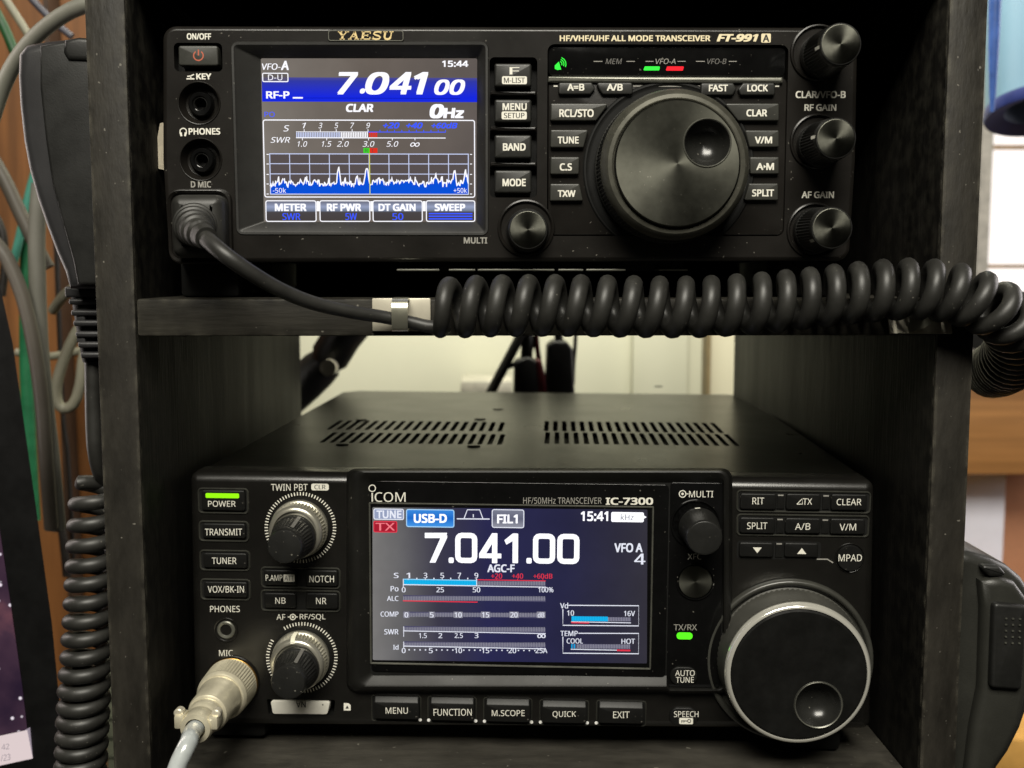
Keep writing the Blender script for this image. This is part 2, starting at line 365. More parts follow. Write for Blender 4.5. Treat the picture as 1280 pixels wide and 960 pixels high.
# ------------------------------------------------------------------ the setting behind the rack
YF, YB = 0.355, 0.655
PALE = pbr('pale_wall_paint', (0.60, 0.60, 0.47), 0.6, var=0.06, scale=4, bump=0.05)
PALE2 = pbr('cream_board', (0.66, 0.63, 0.47), 0.6, var=0.05, scale=4)
WOOD = pbr('orange_brown_wood', (0.25, 0.098, 0.026), 0.5, var=0.25, scale=9, stretch=(6, 6, 0.5), wave=(14, (7, 7, 0.5), 0.6))
WOODH = pbr('light_brown_wood', (0.33, 0.155, 0.05), 0.45, var=0.12, scale=6, stretch=(0.6, 4, 8), wave=(9, (0.6, 3, 16), 0.75))
m = MB(); m.box(-0.30, 0.34, 1.00, 1.03, -0.35, 0.45, PALE); structure(m.build('back_wall'))
def strip(name, label, u0, u1, Y, mat, th=0.008):
    b = MB(); b.box(W(u0, 450, Y).x, W(u1, 450, Y).x, Y, Y+th, -0.3, 0.35, mat, 0.001)
    return b
m = strip('w', '', 791, 860, 0.988, PALE, 0.011); tag(m.build('wall_board'), 'pale wall board with a thin shadow edge behind the gap under the shelf', 'board', None)
m = strip('w', '', 888, 990, 0.985, PALE2, 0.014); tag(m.build('wall_board'), 'warmer cream wall board seen at the far end of the gap', 'board', None)
m = MB(); m.box(W(884, 450, 0.975).x, W(888, 450, 0.975).x, 0.975, 0.999, -0.3, 0.35, pbr('brown_edge', (0.20, 0.15, 0.07), 0.5))
tag(m.build('edging_strip'), 'thin brown edging strip between the pale and the cream wall boards', 'strip')
m = MB(); a = W(576, 477, 0.93); b = W(640, 492, 0.93); m.box(a.x, b.x, 0.93, 0.99, b.z, a.z, pbr('off_white_plastic', (0.50, 0.48, 0.40), 0.5), 0.0005)
tag(m.build('plastic_box'), 'low off white plastic box behind the lower radio, near the slanting black strap', 'box')
# wooden wall on the left
m = MB(); m.box(-0.62, -0.20, 0.72, 0.74, -0.45, 0.45, WOOD); structure(m.build('wooden_wall'))
m = MB(); m.box(W(66, 300, 0.70).x, W(72, 300, 0.70).x, 0.70, 0.719, -0.45, 0.45, pbr('dark_batten', (0.05, 0.025, 0.012), 0.6))
tag(m.build('batten'), 'thin dark upright batten on the orange wooden wall', 'batten')

# ------------------------------------------------------------------ the rack
xlo, xli = W(123.5, 480, YF).x, W(172, 480, YF).x
xri, xro = W(1169, 480, YF).x, W(1215, 480, YF).x
zt, zb = W(640, 373.5, YF).z, W(640, 420, YF).z
zroof = W(640, -46, YF).z
FR2 = Frame(665, 760, 0.3815, math.radians(-3.5), math.radians(0.3))
zfl = W(665, 944, 0.381).z
rack = wthing('equipment_rack', 'black stained wooden rack with an upper shelf and worn edges holding both radios', 'rack', (0.013, YF, zfl-0.1))
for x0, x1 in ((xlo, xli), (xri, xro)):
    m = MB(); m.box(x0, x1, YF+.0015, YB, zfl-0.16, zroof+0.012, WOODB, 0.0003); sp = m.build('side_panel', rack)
    m = MB(); m.box(x0, x1, YF, YF+.0014, zfl-0.16, zroof+0.012, EDGEW, 0.0006); m.build('lit_edge_band', sp)  # thin added strip carrying the lighter tone of the lit front edge
m = MB(); m.box(xli+0.0002, xri-0.0002, YF+0.0008, YB-0.001, zb, zt, WOODS, 0.0009); m.build('shelf', rack)
m = MB(); m.box(xli+0.0002, xri-0.0002, YF+0.001, YB-0.001, zfl-0.013, zfl, FLOORB, 0.0009); m.build('bottom_board', rack)
m = MB(); m.box(xli+0.0002, xri-0.0002, YF+0.001, YB-0.001, zroof, zroof+0.013, WOODB, 0.0008); m.build('top_board', rack)
m = MB(); m.box(xli+0.0004, xri-0.0004, YB-0.012, YB-0.004, zt-0.001, zroof+0.001, WOODB); m.build('back_board', rack)

# ------------------------------------------------------------------ upper radio
FR = Frame(637, 180, 0.364)
R2 = None
R1 = thing('transceiver', 'upper black radio on the shelf with a blue colour screen and one big tilted dial', 'radio transceiver', FR.O, FR.rot)
f = FR
def outer1(h): return f.poly([(203, 32), (203, 200), (211, 328), (1062, 326), (1070, 200), (1073, 34)], h, 17, 6)
m = MB()
oc = outer1(0); xs = [p[0] for p in oc]; zs = [p[1] for p in oc]; PX0, PX1, PZ0, PZ1 = min(xs), max(xs), min(zs), max(zs)
c = rpoly([(PX0+.003, PZ0+.001), (PX1-.003, PZ0+.001), (PX1-.003, PZ1-.001), (PX0+.003, PZ1-.001)], .004)
m.prism(c, -235, -10.5, CASEM, back=True); m.build('case', R1)
# front panel with real openings
H_pow = f.rect(217.5, 53.5, 278, 89.5, 0, 6); H_key = f.circ(249, 129, 25.5); H_ph = f.circ(251, 199.5, 25.5)
H_scr = f.poly([(290, 54), (297, 292), (609, 293), (609, 54)], 0, 7); H_col = f.rect(612, 71.5, 671.5, 247, 0, 6); H_mod = f.rect(684, 55.5, 983, 295, 0, 9)
m = MB(); R = []
for k in range(5):
    a = k/4*PI/2; R.append((inset(oc, 1.1*MM*math.sin(a)), -1.1*(1-math.cos(PI/2-a)) if False else -1.1*(1-math.sin(a))))
loops = [(oc, -10), (oc, -1.1), (inset(oc, .00008), -0.85), (inset(oc, .00025), -0.60), (inset(oc, .0011), -0.10), (inset(oc, .0013), -0.02), (inset(oc, .0015), 0)]
m.loft(loops, PANEL)
m.holed(loops[-1][0], [H_pow, H_key, H_ph, H_scr, H_col, H_mod], 0, PANEL)
for q in (H_pow, H_col, H_mod): m.wall(q, 0, -5, PANEL)
m.flat(inset(oc, 0.0012), -5.0, VOID)
for t, u0, u1, v0, v1, ink in (('ON/OFF', 233.7, 263.7, 41.8, 49.2, INK), ('KEY', 245.5, 263.8, 92, 99, INK), ('PHONES', 236, 275, 160.4, 168, INK), ('D MIC', 238.7, 263.7, 226.7, 234.2, INKG),
                               ('MULTI', 580, 608.7, 297, 304.2, INKG), ('CLAR/VFO-B', 995, 1056.7, 114, 122.4, INK), ('RF GAIN', 1006, 1045, 130.5, 138.3, INK), ('AF GAIN', 1002.5, 1042, 239.5, 247.5, INK),
                               ('HF/VHF/UHF ALL MODE TRANSCEIVER', 700, 887.5, 44.3, 51.3, INKC)):
    m.text(f, t, u0, u1, v0, v1, 0.04, ink, 0.03)
m.text(f, 'FT-991', 897, 947, 43, 51.5, 0.04, INKC, 0.05, 0.25)
m.bar(f, 951.5, 42, 963.5, 53.3, 0.04, INKC, 1.5); m.text(f, 'A', 954, 961.3, 43.5, 52, 0.07, INKK, 0.03)
# small pictograms: morse key and headphones
m.line(f, [(233, 98.5), (243, 98.5)], 1.6, 0.04, INK); m.line(f, [(234, 95.5), (238, 95), (242.5, 93)], 1.4, 0.04, INK); m.line(f, [(238.5, 95), (238.5, 98)], 1.5, 0.04, INK)
m.line(f, [(226.3, 170), (225, 166), (225.2, 162.5), (227, 160.8), (229, 160.3), (231, 160.8), (232.8, 162.5), (233, 166), (231.7, 170)], 1.3, 0.04, INK)
m.line(f, [(226, 165.5), (226.8, 170.2)], 2.2, 0.045, INK); m.line(f, [(232, 165.5), (231.2, 170.2)], 2.2, 0.045, INK)
m.build('front_panel', R1)
# maker's badge with drawn serif letters
m = MB(); q = f.rect(409.5, 37.3, 505, 51.7, 0.3, 3.5)
m.prism(q, 0, 0.35, PANEL, 0.2); q2 = f.rect(411, 38.3, 503.6, 50.6, 0.4, 3)
m.flat(q2, 0.37, PANEL2); m.ring(f, 410.2, 37.9, 504.3, 51.1, .9, .39, TRIM, 3)
GOLD = pbr('gilt_lettering', (0.85, 0.66, 0.32), 0.35, metal=0.4, var=0.1)
def stroke(pts, wd): m.line(f, pts, wd, 0.41, GOLD)
def serif_word(x, wl, sh):
    T, B = 39.2, 49.3
    P = lambda a, b: (x + a*wl + (1-b)*sh, T + (B-T)*b)
    return P
x = 421.5; wl = 12.6
for ch, X in (('Y', 421.5), ('A', 435.2), ('E', 450.5), ('S', 464.3), ('U', 477.6)):
    P = serif_word(X, wl, 1.6)
    if ch == 'Y': S = [([(0.10, .03), (0.48, .55)], 2.6), ([(.86, .03), (.5, .55)], 1.2), ([(.48, .5), (.48, 1)], 2.7), ([(-.05, .05), (.38, .05)], 1.1), ([(.66, .05), (1.05, .05)], 1.1), ([(.24, .96), (.74, .96)], 1.1)]
    if ch == 'A': S = [([(.14, .97), (.55, .03)], 1.3), ([(.50, .03), (.86, .97)], 2.9), ([(.3, .66), (.74, .66)], 1.1), ([(-.02, .96), (.34, .96)], 1.1), ([(.62, .96), (1.08, .96)], 1.1)]
    if ch == 'E': S = [([(.2, 0), (.2, 1)], 2.8), ([(0, .05), (.88, .05)], 1.2), ([(0, .95), (.9, .95)], 1.2), ([(.2, .49), (.66, .49)], 1.1), ([(.88, .02), (.88, .3)], 1.2), ([(.92, .68), (.92, 1)], 1.2), ([(.66, .34), (.66, .64)], 1.1)]
    if ch == 'S': S = [([(.84, .28), (.80, .08), (.5, .04), (.2, .12), (.14, .3), (.32, .44), (.66, .56), (.84, .72), (.74, .92), (.45, .97), (.16, .9), (.1, .68)], 2.0), ([(.86, 0), (.86, .3)], 1.0), ([(.08, .66), (.08, 1)], 1.0)]
    if ch == 'U': S = [([(.2, .03), (.2, .7), (.32, .92), (.52, .97), (.72, .9), (.82, .7)], 2.5), ([(.82, .72), (.82, .03)], 1.3), ([(0, .05), (.42, .05)], 1.1), ([(.62, .05), (1.02, .05)], 1.1)]
    for pts, wd in S: stroke([P(a, b) for a, b in pts], wd)
m.build('badge', R1)
# power button
m = MB(); m.prism(f.rect(223, 57, 272.5, 82, 1.2, 3), -4, 1.2, KEYG, 0.5)
cx, cy = 248, 69.5; pts = [(cx+6*math.sin(a), cy-6*math.cos(a)) for a in [math.radians(35+i*14.5) for i in range(21)]]
m.line(f, pts, 1.5, 1.24, INKR); m.line(f, [(cx, cy-7.5), (cx, cy)], 1.6, 1.25, INKR); m.build('power_button', R1)
# jacks
for (u, v, iu, iv) in ((249, 129, 252, 130.5), (251, 199.5, 253, 199.5)):
    m = MB(); k = f.k(u, v); c = f.loc(u, v); R_ = 25.5*k
    m.lathe(c, [(R_*1.06, 0.0), (R_*1.03, 0.35), (R_, 0.3), (R_*0.95, -0.8), (R_*0.78, -3.2), (R_*0.62, -3.6)], PANEL)
    m.lathe(c, [(R_*0.63, -3.6), (R_*0.58, -1.2), (R_*0.53, -0.8), (R_*0.40, -0.9), (R_*0.36, -1.5), (R_*0.33, -1.6)], GLOSS)
    m.lathe(c, [(R_*0.335, -1.6), (R_*0.30, -1.4), (R_*0.28, -2.0), (R_*0.27, -9), (0, -9)], TRIM if False else VOID); m.build('jack_socket', R1)
# microphone socket surround
m = MB(); o = f.rect(209.5, 236, 291, 330, 0.5, 15); i = f.rect(214, 241.5, 284, 324, 0.5, 12)
m.loft([(o, 0), (inset(o, .0004), 1.2), (inset(i, -.0008), 1.3), (i, 0.6), (i, 0.1)], PANEL); m.build('socket_surround', R1)
# display frame: sloping walls down to the glass
S = f.poly([(326, 73), (330, 277.5), (595.5, 277.5), (596.5, 73)], -3.6, 2, 4)
hs = f.poly([(290, 54), (297, 292), (609, 293), (609, 54)], 0, 7)
def rs(q, n=72):
    """resample an outline to n points, starting nearest its own lower left"""
    L = [Vector(p) for p in q] ; L.append(L[0]); acc = [0]
    for a, b in zip(L, L[1:]): acc.append(acc[-1]+(b-a).length)
    out = []; j = 0
    for i in range(n):
        s_ = acc[-1]*i/n
        while acc[j+1] < s_: j += 1
        out.append(tuple(L[j].lerp(L[j+1], (s_-acc[j])/max(1e-9, acc[j+1]-acc[j]))))
    return out
m = MB(); lip = inset(hs, -.0005)
m.loft([(lip, 0.0), (inset(hs, -.0002), 0.35), (inset(hs, .0005), 0.3), (inset(hs, .0012), -0.2), (S, -3.6)], FRAMEM); m.build('display_frame', R1, smooth=25)

# the colour display and what it shows
SH = -3.55
WARM = emit('lcd_warm_grey', (112, 103, 96), 1, ('X', [(0, (122, 115, 108)), (0.5, (104, 95, 88)), (1, (96, 88, 84))]), True)
WHITE = emit('lcd_white', (246, 246, 252), 1.15); WHITE2 = emit('lcd_pale_blue', (205, 215, 250), 1)
BLUE = emit('lcd_blue', (58, 88, 255), 1.15); BLUE2 = emit('lcd_noise_blue', (10, 80, 215), 1); RED = emit('lcd_red', (225, 50, 35), 1); GRN = emit('lcd_green', (60, 215, 40), 1); YEL = emit('lcd_yellow', (215, 215, 60), 1)
m = MB(); m.flat(S, SH-0.02, WARM); disp = m.build('display_screen', R1)
def scr(name): return m.build(name, disp)
h1, h2, h3, h4 = SH+0.0, SH+0.02, SH+0.04, SH+0.06
m = MB()
m.bar(f, 327.5, 97, 596.2, 127.3, h1, emit('lcd_band', (25, 45, 230), 1, ('Z', [(0, (20, 50, 235)), (0.45, (22, 40, 225)), (0.8, (50, 58, 165)), (1, (105, 98, 105))])))
m.bar(f, 380, 122.5, 575, 123.0, h2, emit('lcd_deep_blue', (8, 15, 140)))
for t, u0, u1, v0, v1 in (('7', 422.6, 446.6, 91, 117), ('.', 449.6, 456.6, 110.5, 117), ('0', 458, 485, 91, 117.3), ('4', 488, 513, 91, 117), ('1', 519, 534, 91, 117), ('0', 543.8, 561, 100, 118), ('0', 562.8, 580.3, 100, 118)):
    m.text(f, t, u0, u1, v0, v1, h3, WHITE, 0.03 if t != '.' else 0.0, 0.22)
m.text(f, 'RF-P', 333, 361.5, 114.4, 122.8, h3, WHITE, 0.03); m.bar(f, 366, 121.3, 378.5, 123.2, h3, WHITE)
m.text(f, '0', 538.6, 553.6, 131, 147, h3, WHITE, 0.05, 0.15); m.text(f, 'Hz', 555, 579, 135.6, 147, h3, WHITE, 0.05, 0.1); m.text(f, 'CLAR', 433, 466, 130.2, 139.6, h3, WHITE, 0.04, 0.12)
scr('frequency_readout')
m = MB(); m.text(f, 'VFO-', 327.5, 350.5, 79.3, 87.2, h3, WHITE, 0.02, 0.15); m.text(f, 'A', 351.4, 360.5, 76.4, 87.2, h3, WHITE, 0.03, 0.1)
m.bar(f, 328.3, 91.5, 360, 102.2, h1, emit('lcd_dim', (100, 94, 92)), 1.5); m.ring(f, 327.8, 91, 360.5, 102.6, 1.2, h2, WHITE, 1.8); m.text(f, 'D-U', 335, 353, 93.2, 100.4, h3, WHITE, 0.0)
scr('mode_indicator')
m = MB(); m.text(f, '15:44', 553, 585, 76, 83.4, h3, WHITE, 0.03); scr('clock_readout')
m = MB(); m.ring(f, 329.4, 149.6, 593.9, 247, 1.3, h1, WHITE, 3)
m.text(f, 'PO', 330.5, 343.4, 139.7, 146.3, h3, BLUE, 0.0)
m.text(f, 'S', 354, 361.7, 156.5, 164.3, h3, WHITE, 0.0, 0.2); m.text(f, 'SWR', 338, 362.7, 171.3, 178.4, h3, WHITE, 0.0, 0.25)
for t, u in (('1', 380.2), ('3', 400.4), ('5', 420.3), ('7', 440.2), ('9', 460)): m.text(f, t, u-2.4, u+2.6, 153.4, 160.3, h3, WHITE, 0.0, 0.25); m.bar(f, u-.4, 161.5, u+.4, 165, h3, WHITE)
for t, u, wd in (('+20', 489, 20), ('+40', 518, 20), ('+60dB', 555.5, 32)): m.text(f, t, u-wd/2, u+wd/2, 153.4, 160.3, h3, BLUE, 0.03, 0.25)
for i in range(42): u = 370.3+i*2.15; m.bar(f, u, 165.4, u+1.35, 171.6, h2, WHITE2 if i < 26 else WHITE)
for i in range(5): u = 461.3+i*2.15; m.bar(f, u, 165.4, u+1.6, 171.6, h2, RED)
m.bar(f, 370, 164.4, 460, 165.1, h3, WHITE); m.bar(f, 460, 164.6, 557, 165.6, h3, BLUE); m.bar(f, 370, 171.8, 557, 172.9, h3, WHITE)
for i in range(10): u = 475+i*9.1; m.bar(f, u-.4, 162.4, u+.4, 164.7, h3, BLUE)
for t, u, wd in (('1.0', 378, 12), ('1.5', 408.4, 12), ('2.0', 428.5, 15), ('3.0', 460.6, 15), ('5.0', 490.4, 15), ('∞', 518.7, 12)): m.text(f, t, u-wd/2, u+wd/2, 176.5 if t != '∞' else 178, 183.4, h3, WHITE, 0.0, 0.25); m.bar(f, u-.4, 172, u+.4, 175.4, h3, WHITE)
scr('signal_meter')
m = MB(); g0, g1, gt, gb = 337.6, 585.5, 192.4, 242.8
m.bar(f, g0, gt, g1, gb, h1, emit('lcd_scope_ground', (88, 80, 80)))
top = []; random.seed(3); n = 280
def env(x):
    e = 0
    for c_, a_, s_ in ((0.345, 15, .009), (0.438, 9, .010), (0.487, 17, .009), (0.565, 8, .012), (0.61, 7, .012), (0.84, 4, .02), (0.93, 13, .009), (0.985, 14, .008), (0.16, 3, .02), (0.25, 2, .03), (0.70, 2, .03)): e += a_*math.exp(-((x-c_)/s_)**2)
    return e
for i in range(n+1):
    x = i/n; y = 11.5 + 9.0*(random.random()-0.5) + (5 if random.random() < .22 else 0) + env(x)*(0.85+.3*random.random()) + (2*math.sin(x*40)*.5)
    top.append((g0+x*(g1-g0), gb-1-y))
for i in range(9):
    u = g0+(g1-g0)*(i+1)/10; m.bar(f, u-.5, gt, u+.5, gb, h1+.008, WHITE2)
for v in (204.8, 217.5): m.bar(f, g0, v-.5, g1, v+.5, h1+.008, WHITE2)
for (a, b) in zip(top, top[1:]): m.quad(f, [(a[0], a[1]), (a[0], gb), (b[0], gb), (b[0], b[1])], h2, BLUE2)
m.line(f, [(u, v-.3) for u, v in top], 1.5, h3, WHITE)
m.ring(f, g0-.5, gt-.5, g1+.5, gb+.5, 1.1, h3, WHITE2); m.bar(f, 461.6, 191, 462.7, gb, h4, YEL)
m.bar(f, 454.3, 185, 462, 191.2, h2, GRN); m.bar(f, 462.2, 185, 471.8, 191.2, h2, RED); m.text(f, 'R', 456.5, 460, 186, 190.4, h3, INKK, 0); m.text(f, 'T', 464, 467.6, 186, 190.4, h3, INKK, 0)
for v in (193, 205, 218, 230, 242.5):
    m.bar(f, 333.2, v-.5, 336, v+.5, h2, WHITE); m.bar(f, 587.5, v-.5, 590, v+.5, h2, WHITE)
m.text(f, '-50k', 341, 357.5, 234.8, 241, h4, WHITE, 0.0); m.text(f, '+50k', 567, 583.6, 234.8, 241, h4, WHITE, 0.0)
scr('spectrum_graph')
KEYM = emit('lcd_soft_key', (100, 100, 110), 1, ('Z', [(0, (70, 64, 62)), (0.45, (74, 70, 72)), (0.52, (118, 128, 150)), (0.7, (150, 160, 190)), (1, (96, 95, 105))]))
for t, a, b, u0, u1, s2, c0, c1 in (('METER', 344, 382.6, 332.5, 395, 'SWR', 353, 375.5), ('RF PWR', 409, 451, 400, 462.2, '5W', 431.8, 446), ('DT GAIN', 473.6, 519, 466.3, 527.8, '50', 490.5, 504), ('SWEEP', 543.8, 581, 533, 593.5, '', 0, 0)):
    m = MB(); m.bar(f, u0, 251, u1, 277, h1, KEYM, 2.5); m.ring(f, u0-.6, 250.4, u1+.6, 277.3, 1.2, h2, WHITE, 2.8); m.text(f, t, a, b, 255, 263.4, h3, WHITE, 0.045)
    if s2: m.text(f, s2, c0, c1, 266.4, 275, h3, BLUE, 0.02)
    else:
        for v in (267, 270.3, 273.6): m.bar(f, 536, v-.8, 590.5, v+.8, h3, BLUE)
    if t != 'SWEEP': m.bar(f, u1+.8, 251.5, u1+4.2, 264, h2, WHITE)
    scr('soft_key')
# column of four keys
def key(u0, v0, u1, v1, hb, ht, mat, name='button', r=3, bev=0.8, label=None, draw=None):
    global m
    m = MB(); m.prism(f.rect(u0, v0, u1, v1, ht, r), hb, ht, mat, bev)
    if draw: draw(ht+0.04)
    return m.build(name, R1 if f is FR else R2, label=label)
def dF(h): m.text(f, 'F', 637.5, 648.7, 84, 93, h, INK, 0.02); m.bar(f, 627.5, 95.3, 658.7, 105.2, h, INK, 2); m.text(f, 'M-LIST', 630, 656, 97, 103.6, h+.03, INKK, 0.02)
def dM(h): m.text(f, 'MENU', 628.5, 658, 129.3, 137.5, h, INK, 0.03); m.bar(f, 627, 139.3, 658.5, 149.2, h, INK, 2); m.text(f, 'SETUP', 630, 655.5, 141, 147.6, h+.03, INKK, 0.02)
def dB(h): m.text(f, 'BAND', 629, 656.7, 179.4, 188, h, INK, 0.035)
def dO(h): m.text(f, 'MODE', 628.5, 656.8, 223.7, 232.5, h, INK, 0.035)
for (v0, v1, d, t) in ((79, 108.5, dF, 'F and M-LIST'), (124, 153, dM, 'MENU and SETUP'), (168.5, 198, dB, 'BAND'), (212.5, 241.5, dO, 'MODE')):
    key(618, v0, 664.5, v1, -4.5, 1.2, BTN, label='square rubber button marked ' + t, draw=d)
m = MB()
for v in (116.5, 161, 205.5): m.prism(f.rect(613, v-3, 670.5, v+3, -1.5, 1), -4.9, -1.0, PANEL, 0.5)
m.build('button_divider', R1)
# multi knob
def knob(name, u, v, R0, uf, vf, Rf, H, parent, side, cap, teeth=90, ring=None, tooth=0.00012, pointer=None):
    """u, v, R0: foot on the panel; uf, vf, Rf: the end face, H mm out (all measured in the photograph)"""
    m = MB(); c = f.loc(uf, vf, H); k = f.k(uf, vf, H); rf = Rf*k; c0 = c
    if ring:
        ru, rv, rR = ring; cc = f.loc(ru, rv, 0.5); rr = rR*f.k(ru, rv, 0.5)
        m.lathe(cc, [(rr*1.02, 0.02), (rr, 0.8), (rr*0.95, 1.0), (rr*0.91, 0.7), (rr*0.88, 0.05), (0, 0.03)], GLOSS if parent is R2 else PANEL)
    r1 = R0*k
    m.lathe(c0, [(r1*0.97, 0.3), (r1, 1.0), (r1, H*0.2), (r1*0.985, H*0.22, tooth), (rf*1.0+(r1-rf)*0.3, H*0.86, tooth), (rf*1.02, H*0.9), (rf*1.0, H-0.35), (rf*0.965, H), (rf*0.93, H+0.02)], side, teeth*2)
    if pointer:
        a = math.radians(pointer); dx, dz = math.cos(a), math.sin(a); hw = 0.0005 if parent is R1 else 0.0009
        P = []
        for r, h in ((rf*1.06, H*0.80), (rf*1.03, H*0.9), (rf*1.004, H*0.975)) if parent is R1 else ((r1*1.004, H*0.06), (r1*1.004, H*0.22)):
            for s_ in (-1, 1): P.append((c0[0]+dx*(r+.00005)-dz*hw*s_, -h*MM, c0[1]+dz*(r+.00005)+dx*hw*s_))
        m.add(P, [(0, 1, 3, 2)]+([(2, 3, 5, 4)] if len(P) > 4 else []), INK)
    kb = m.build(name, parent)
    m = MB(); m.lathe(c, [(rf*0.94, H-0.05), (rf*0.93, H+0.06), (rf*0.90, H+0.1), (0, H+0.1)], cap, 64); m.build('cap', kb, smooth=50)
    return kb
kb = knob('multi_knob', 657, 285, 27, 660, 287, 24.5, 7, R1, KNOB, SPUN, 60, (657.5, 285, 35))
# right module: dial panel, indicator strip, bar
m = MB(); q = f.rect(685, 96.5, 982, 294, -1.0, 8); m.prism(q, -4.9, -1.0, PANEL, 0.5)
q = f.rect(688, 257, 979, 292, 0.0, 6)
WHT = f.loc(833, 213, -1)
kk = f.k(833, 213); m.lathe(f.loc(836, 211, -0.9), [(108*kk, -1.05), (106*kk, -0.5), (104*kk, -0.45), (101.5*kk, -0.9), (99*kk, -0.97), (0, -0.97)], VOID, 96)
m.build('dial_panel', R1)
m = MB(); m.prism(f.rect(685, 58, 982, 95, -1.2, 6), -4.9, -1.2, GLOSS, 0.3); hh = -1.15
for t, u0, u1, d0, d1, d2, d3 in (('MEM', 757, 777.5, 742, 753, 783, 793.5), ('VFO-A', 819.5, 844.5, 807, 817, 847, 857), ('VFO-B', 884, 908, 870, 881, 911, 921)):
    m.text(f, t, u0, u1, 73.3, 80, hh, INKD if t != 'VFO-A' else INKG, 0.0, 0.2); m.line(f, [(d0, 76.7), (d1, 76.7)], 0.9, hh, INKG); m.line(f, [(d2, 76.7), (d3, 76.7)], 0.9, hh, INKG)
strip = m.build('indicator_window', R1)
LG = emit('led_green', (60, 245, 70), 1.3); LR = emit('led_red', (245, 40, 50), 1.3)
m = MB(); m.flat(f.poly([(804, 88), (824, 88), (825, 83), (806, 83)], hh, 1), hh, LG); m.build('indicator_light', strip, label='small green indicator bar')
m = MB(); m.flat(f.poly([(832, 88.3), (853.5, 88.3), (855, 83), (834, 83)], hh, 1), hh, LR); m.build('indicator_light', strip, label='small red indicator bar')
m = MB(); m.quad(f, [(693.5, 82), (693.5, 86), (697, 87.5), (699.5, 87), (698, 78), (696, 79.5)], hh, LG); m.quad(f, [(695.5, 80), (698.5, 77), (701.5, 87), (698, 87)], hh+.01, LG)
for r_ in (3.5, 6, 8.5): m.line(f, [(699+r_*math.cos(a), 80-r_*math.sin(a)) for a in [math.radians(x_) for x_ in (70, 45, 20, -5, -25)]], 1.1, hh, LG)
m.build('speaker_icon', strip)
m = MB(); m.prism(f.rect(685, 95.6, 979, 103.5, 0.3, 1.5), -4.0, 0.2, TRIM, 0.6); m.bar(f, 692, 106.6, 697, 108.4, -0.9, INK); m.bar(f, 791.5, 106.6, 876, 108.4, -0.9, INKG); m.bar(f, 969, 106.6, 974, 108.6, -0.9, INK); m.build('trim_bar', R1)
def pkey(pts, ht, mat, t, tb, r=2, label=None, bev=0.5, ink=INK, bold=0.03, tri=None):
    global m
    m = MB(); m.prism(f.poly(pts, ht, r), -1.2, ht, mat, bev); m.text(f, t, *tb, ht+0.04, ink, bold)
    if tri: m.quad(f, tri, ht+.04, ink)
    m.build('button', R1, label='button marked ' + (label or t))
pkey([(698, 103), (698, 118), (738, 118), (744.5, 111), (740, 103)], 0.6, BTN, 'A=B', (709.5, 730, 105, 113), 3)
pkey([(744.5, 103), (749, 111.5), (753.5, 118), (791, 118), (791, 103)], 0.6, BTN, 'A/B', (759, 778, 105, 113), 3)
pkey([(876, 103.5), (876, 119), (916, 119), (921, 111), (917, 103.5)], 0.6, BTN, 'FAST', (886.5, 909.5, 106, 114), 3)
pkey([(929, 103.5), (922.5, 111.5), (926, 119), (969, 119), (969, 103.5)], 0.6, BTN, 'LOCK', (934.5, 959.5, 106, 114), 3)
pkey([(688, 129), (688, 151), (745, 151), (761.5, 129)], 0.8, KEYG, 'RCL/STO', (699.5, 741.7, 136.8, 146))
pkey([(688, 162), (688, 184.5), (729.5, 184.5), (735.5, 162)], 0.8, KEYG, 'TUNE', (697.5, 723, 171, 179.2))
pkey([(688, 196), (688, 218), (723.5, 218), (724.5, 196)], 0.8, KEYG, 'C.S', (700, 714.5, 204.4, 213))
pkey([(687.5, 229.5), (687.5, 251.3), (729, 251.3), (724.5, 229.5)], 0.8, KEYG, 'TXW', (697.5, 719, 238, 245.8))
pkey([(905, 129), (923, 151), (974, 151), (974, 129)], 0.8, KEYG, 'CLAR', (933.5, 958.5, 137, 145.3), label='CLAR beside the dial')
pkey([(931, 162.5), (937, 184), (974, 184), (974, 162.5)], 0.8, KEYG, 'V/M', (944, 964.7, 171, 179))
pkey([(937, 196), (938, 217.5), (974, 217.5), (974, 196)], 0.8, KEYG, 'A M', (946, 967, 204, 212.2), label='A arrow M', tri=[(954.6, 206), (954.6, 210.4), (957.6, 208.2)])
pkey([(936, 229), (930, 250.5), (973, 250.5), (973, 229)], 0.8, KEYG, 'SPLIT', (940.5, 967, 237, 245.3))
# main dial
DH = 17.0; c = f.loc(846, 205, DH); k = f.k(846, 205, DH); rd = 95.5*k
m = MB()
prof = [(rd*1.00, -0.4), (rd*1.015, 1.5), (rd*1.01, 3.0)] + [(rd*(1.005-0.012*i/8), 3.2+9.5*i/8, 0.0004) for i in range(9)] + [(rd*0.985, 13.4)]
prof2 = [(rd*0.986, 13.3), (rd*0.955, 15.6), (rd*0.90, 16.8), (rd*0.85, 17.0), (rd*0.835, 16.8), (rd*0.83, 16.0), (rd*0.80, 15.9)]
m.lathe(c, prof, pbr('dial_rubber', (0.02, 0.02, 0.0175), 0.42, bump=0.15, dust=0.25), 240); m.lathe(c, prof2, pbr('dial_rim_metal', (0.085, 0.083, 0.066), 0.42, metal=0.5, dust=0.3, scale=200), 128)
dial = m.build('tuning_dial', R1, smooth=30)
fc = f.loc(853.5, 201, DH+1.6); kf = f.k(853.5, 201, DH+1.6); rF = 78.5*kf
fc = (c[0], c[1]); dc = f.loc(884, 178.5, DH+1.6); rD = 29.5*kf
n = 96; circ = [(fc[0]+rF*math.cos(2*PI*i/n), fc[1]+rF*math.sin(2*PI*i/n)) for i in range(n)]
dcirc = [(dc[0]+rD*math.cos(2*PI*i/48), dc[1]+rD*math.sin(2*PI*i/48)) for i in range(48)]
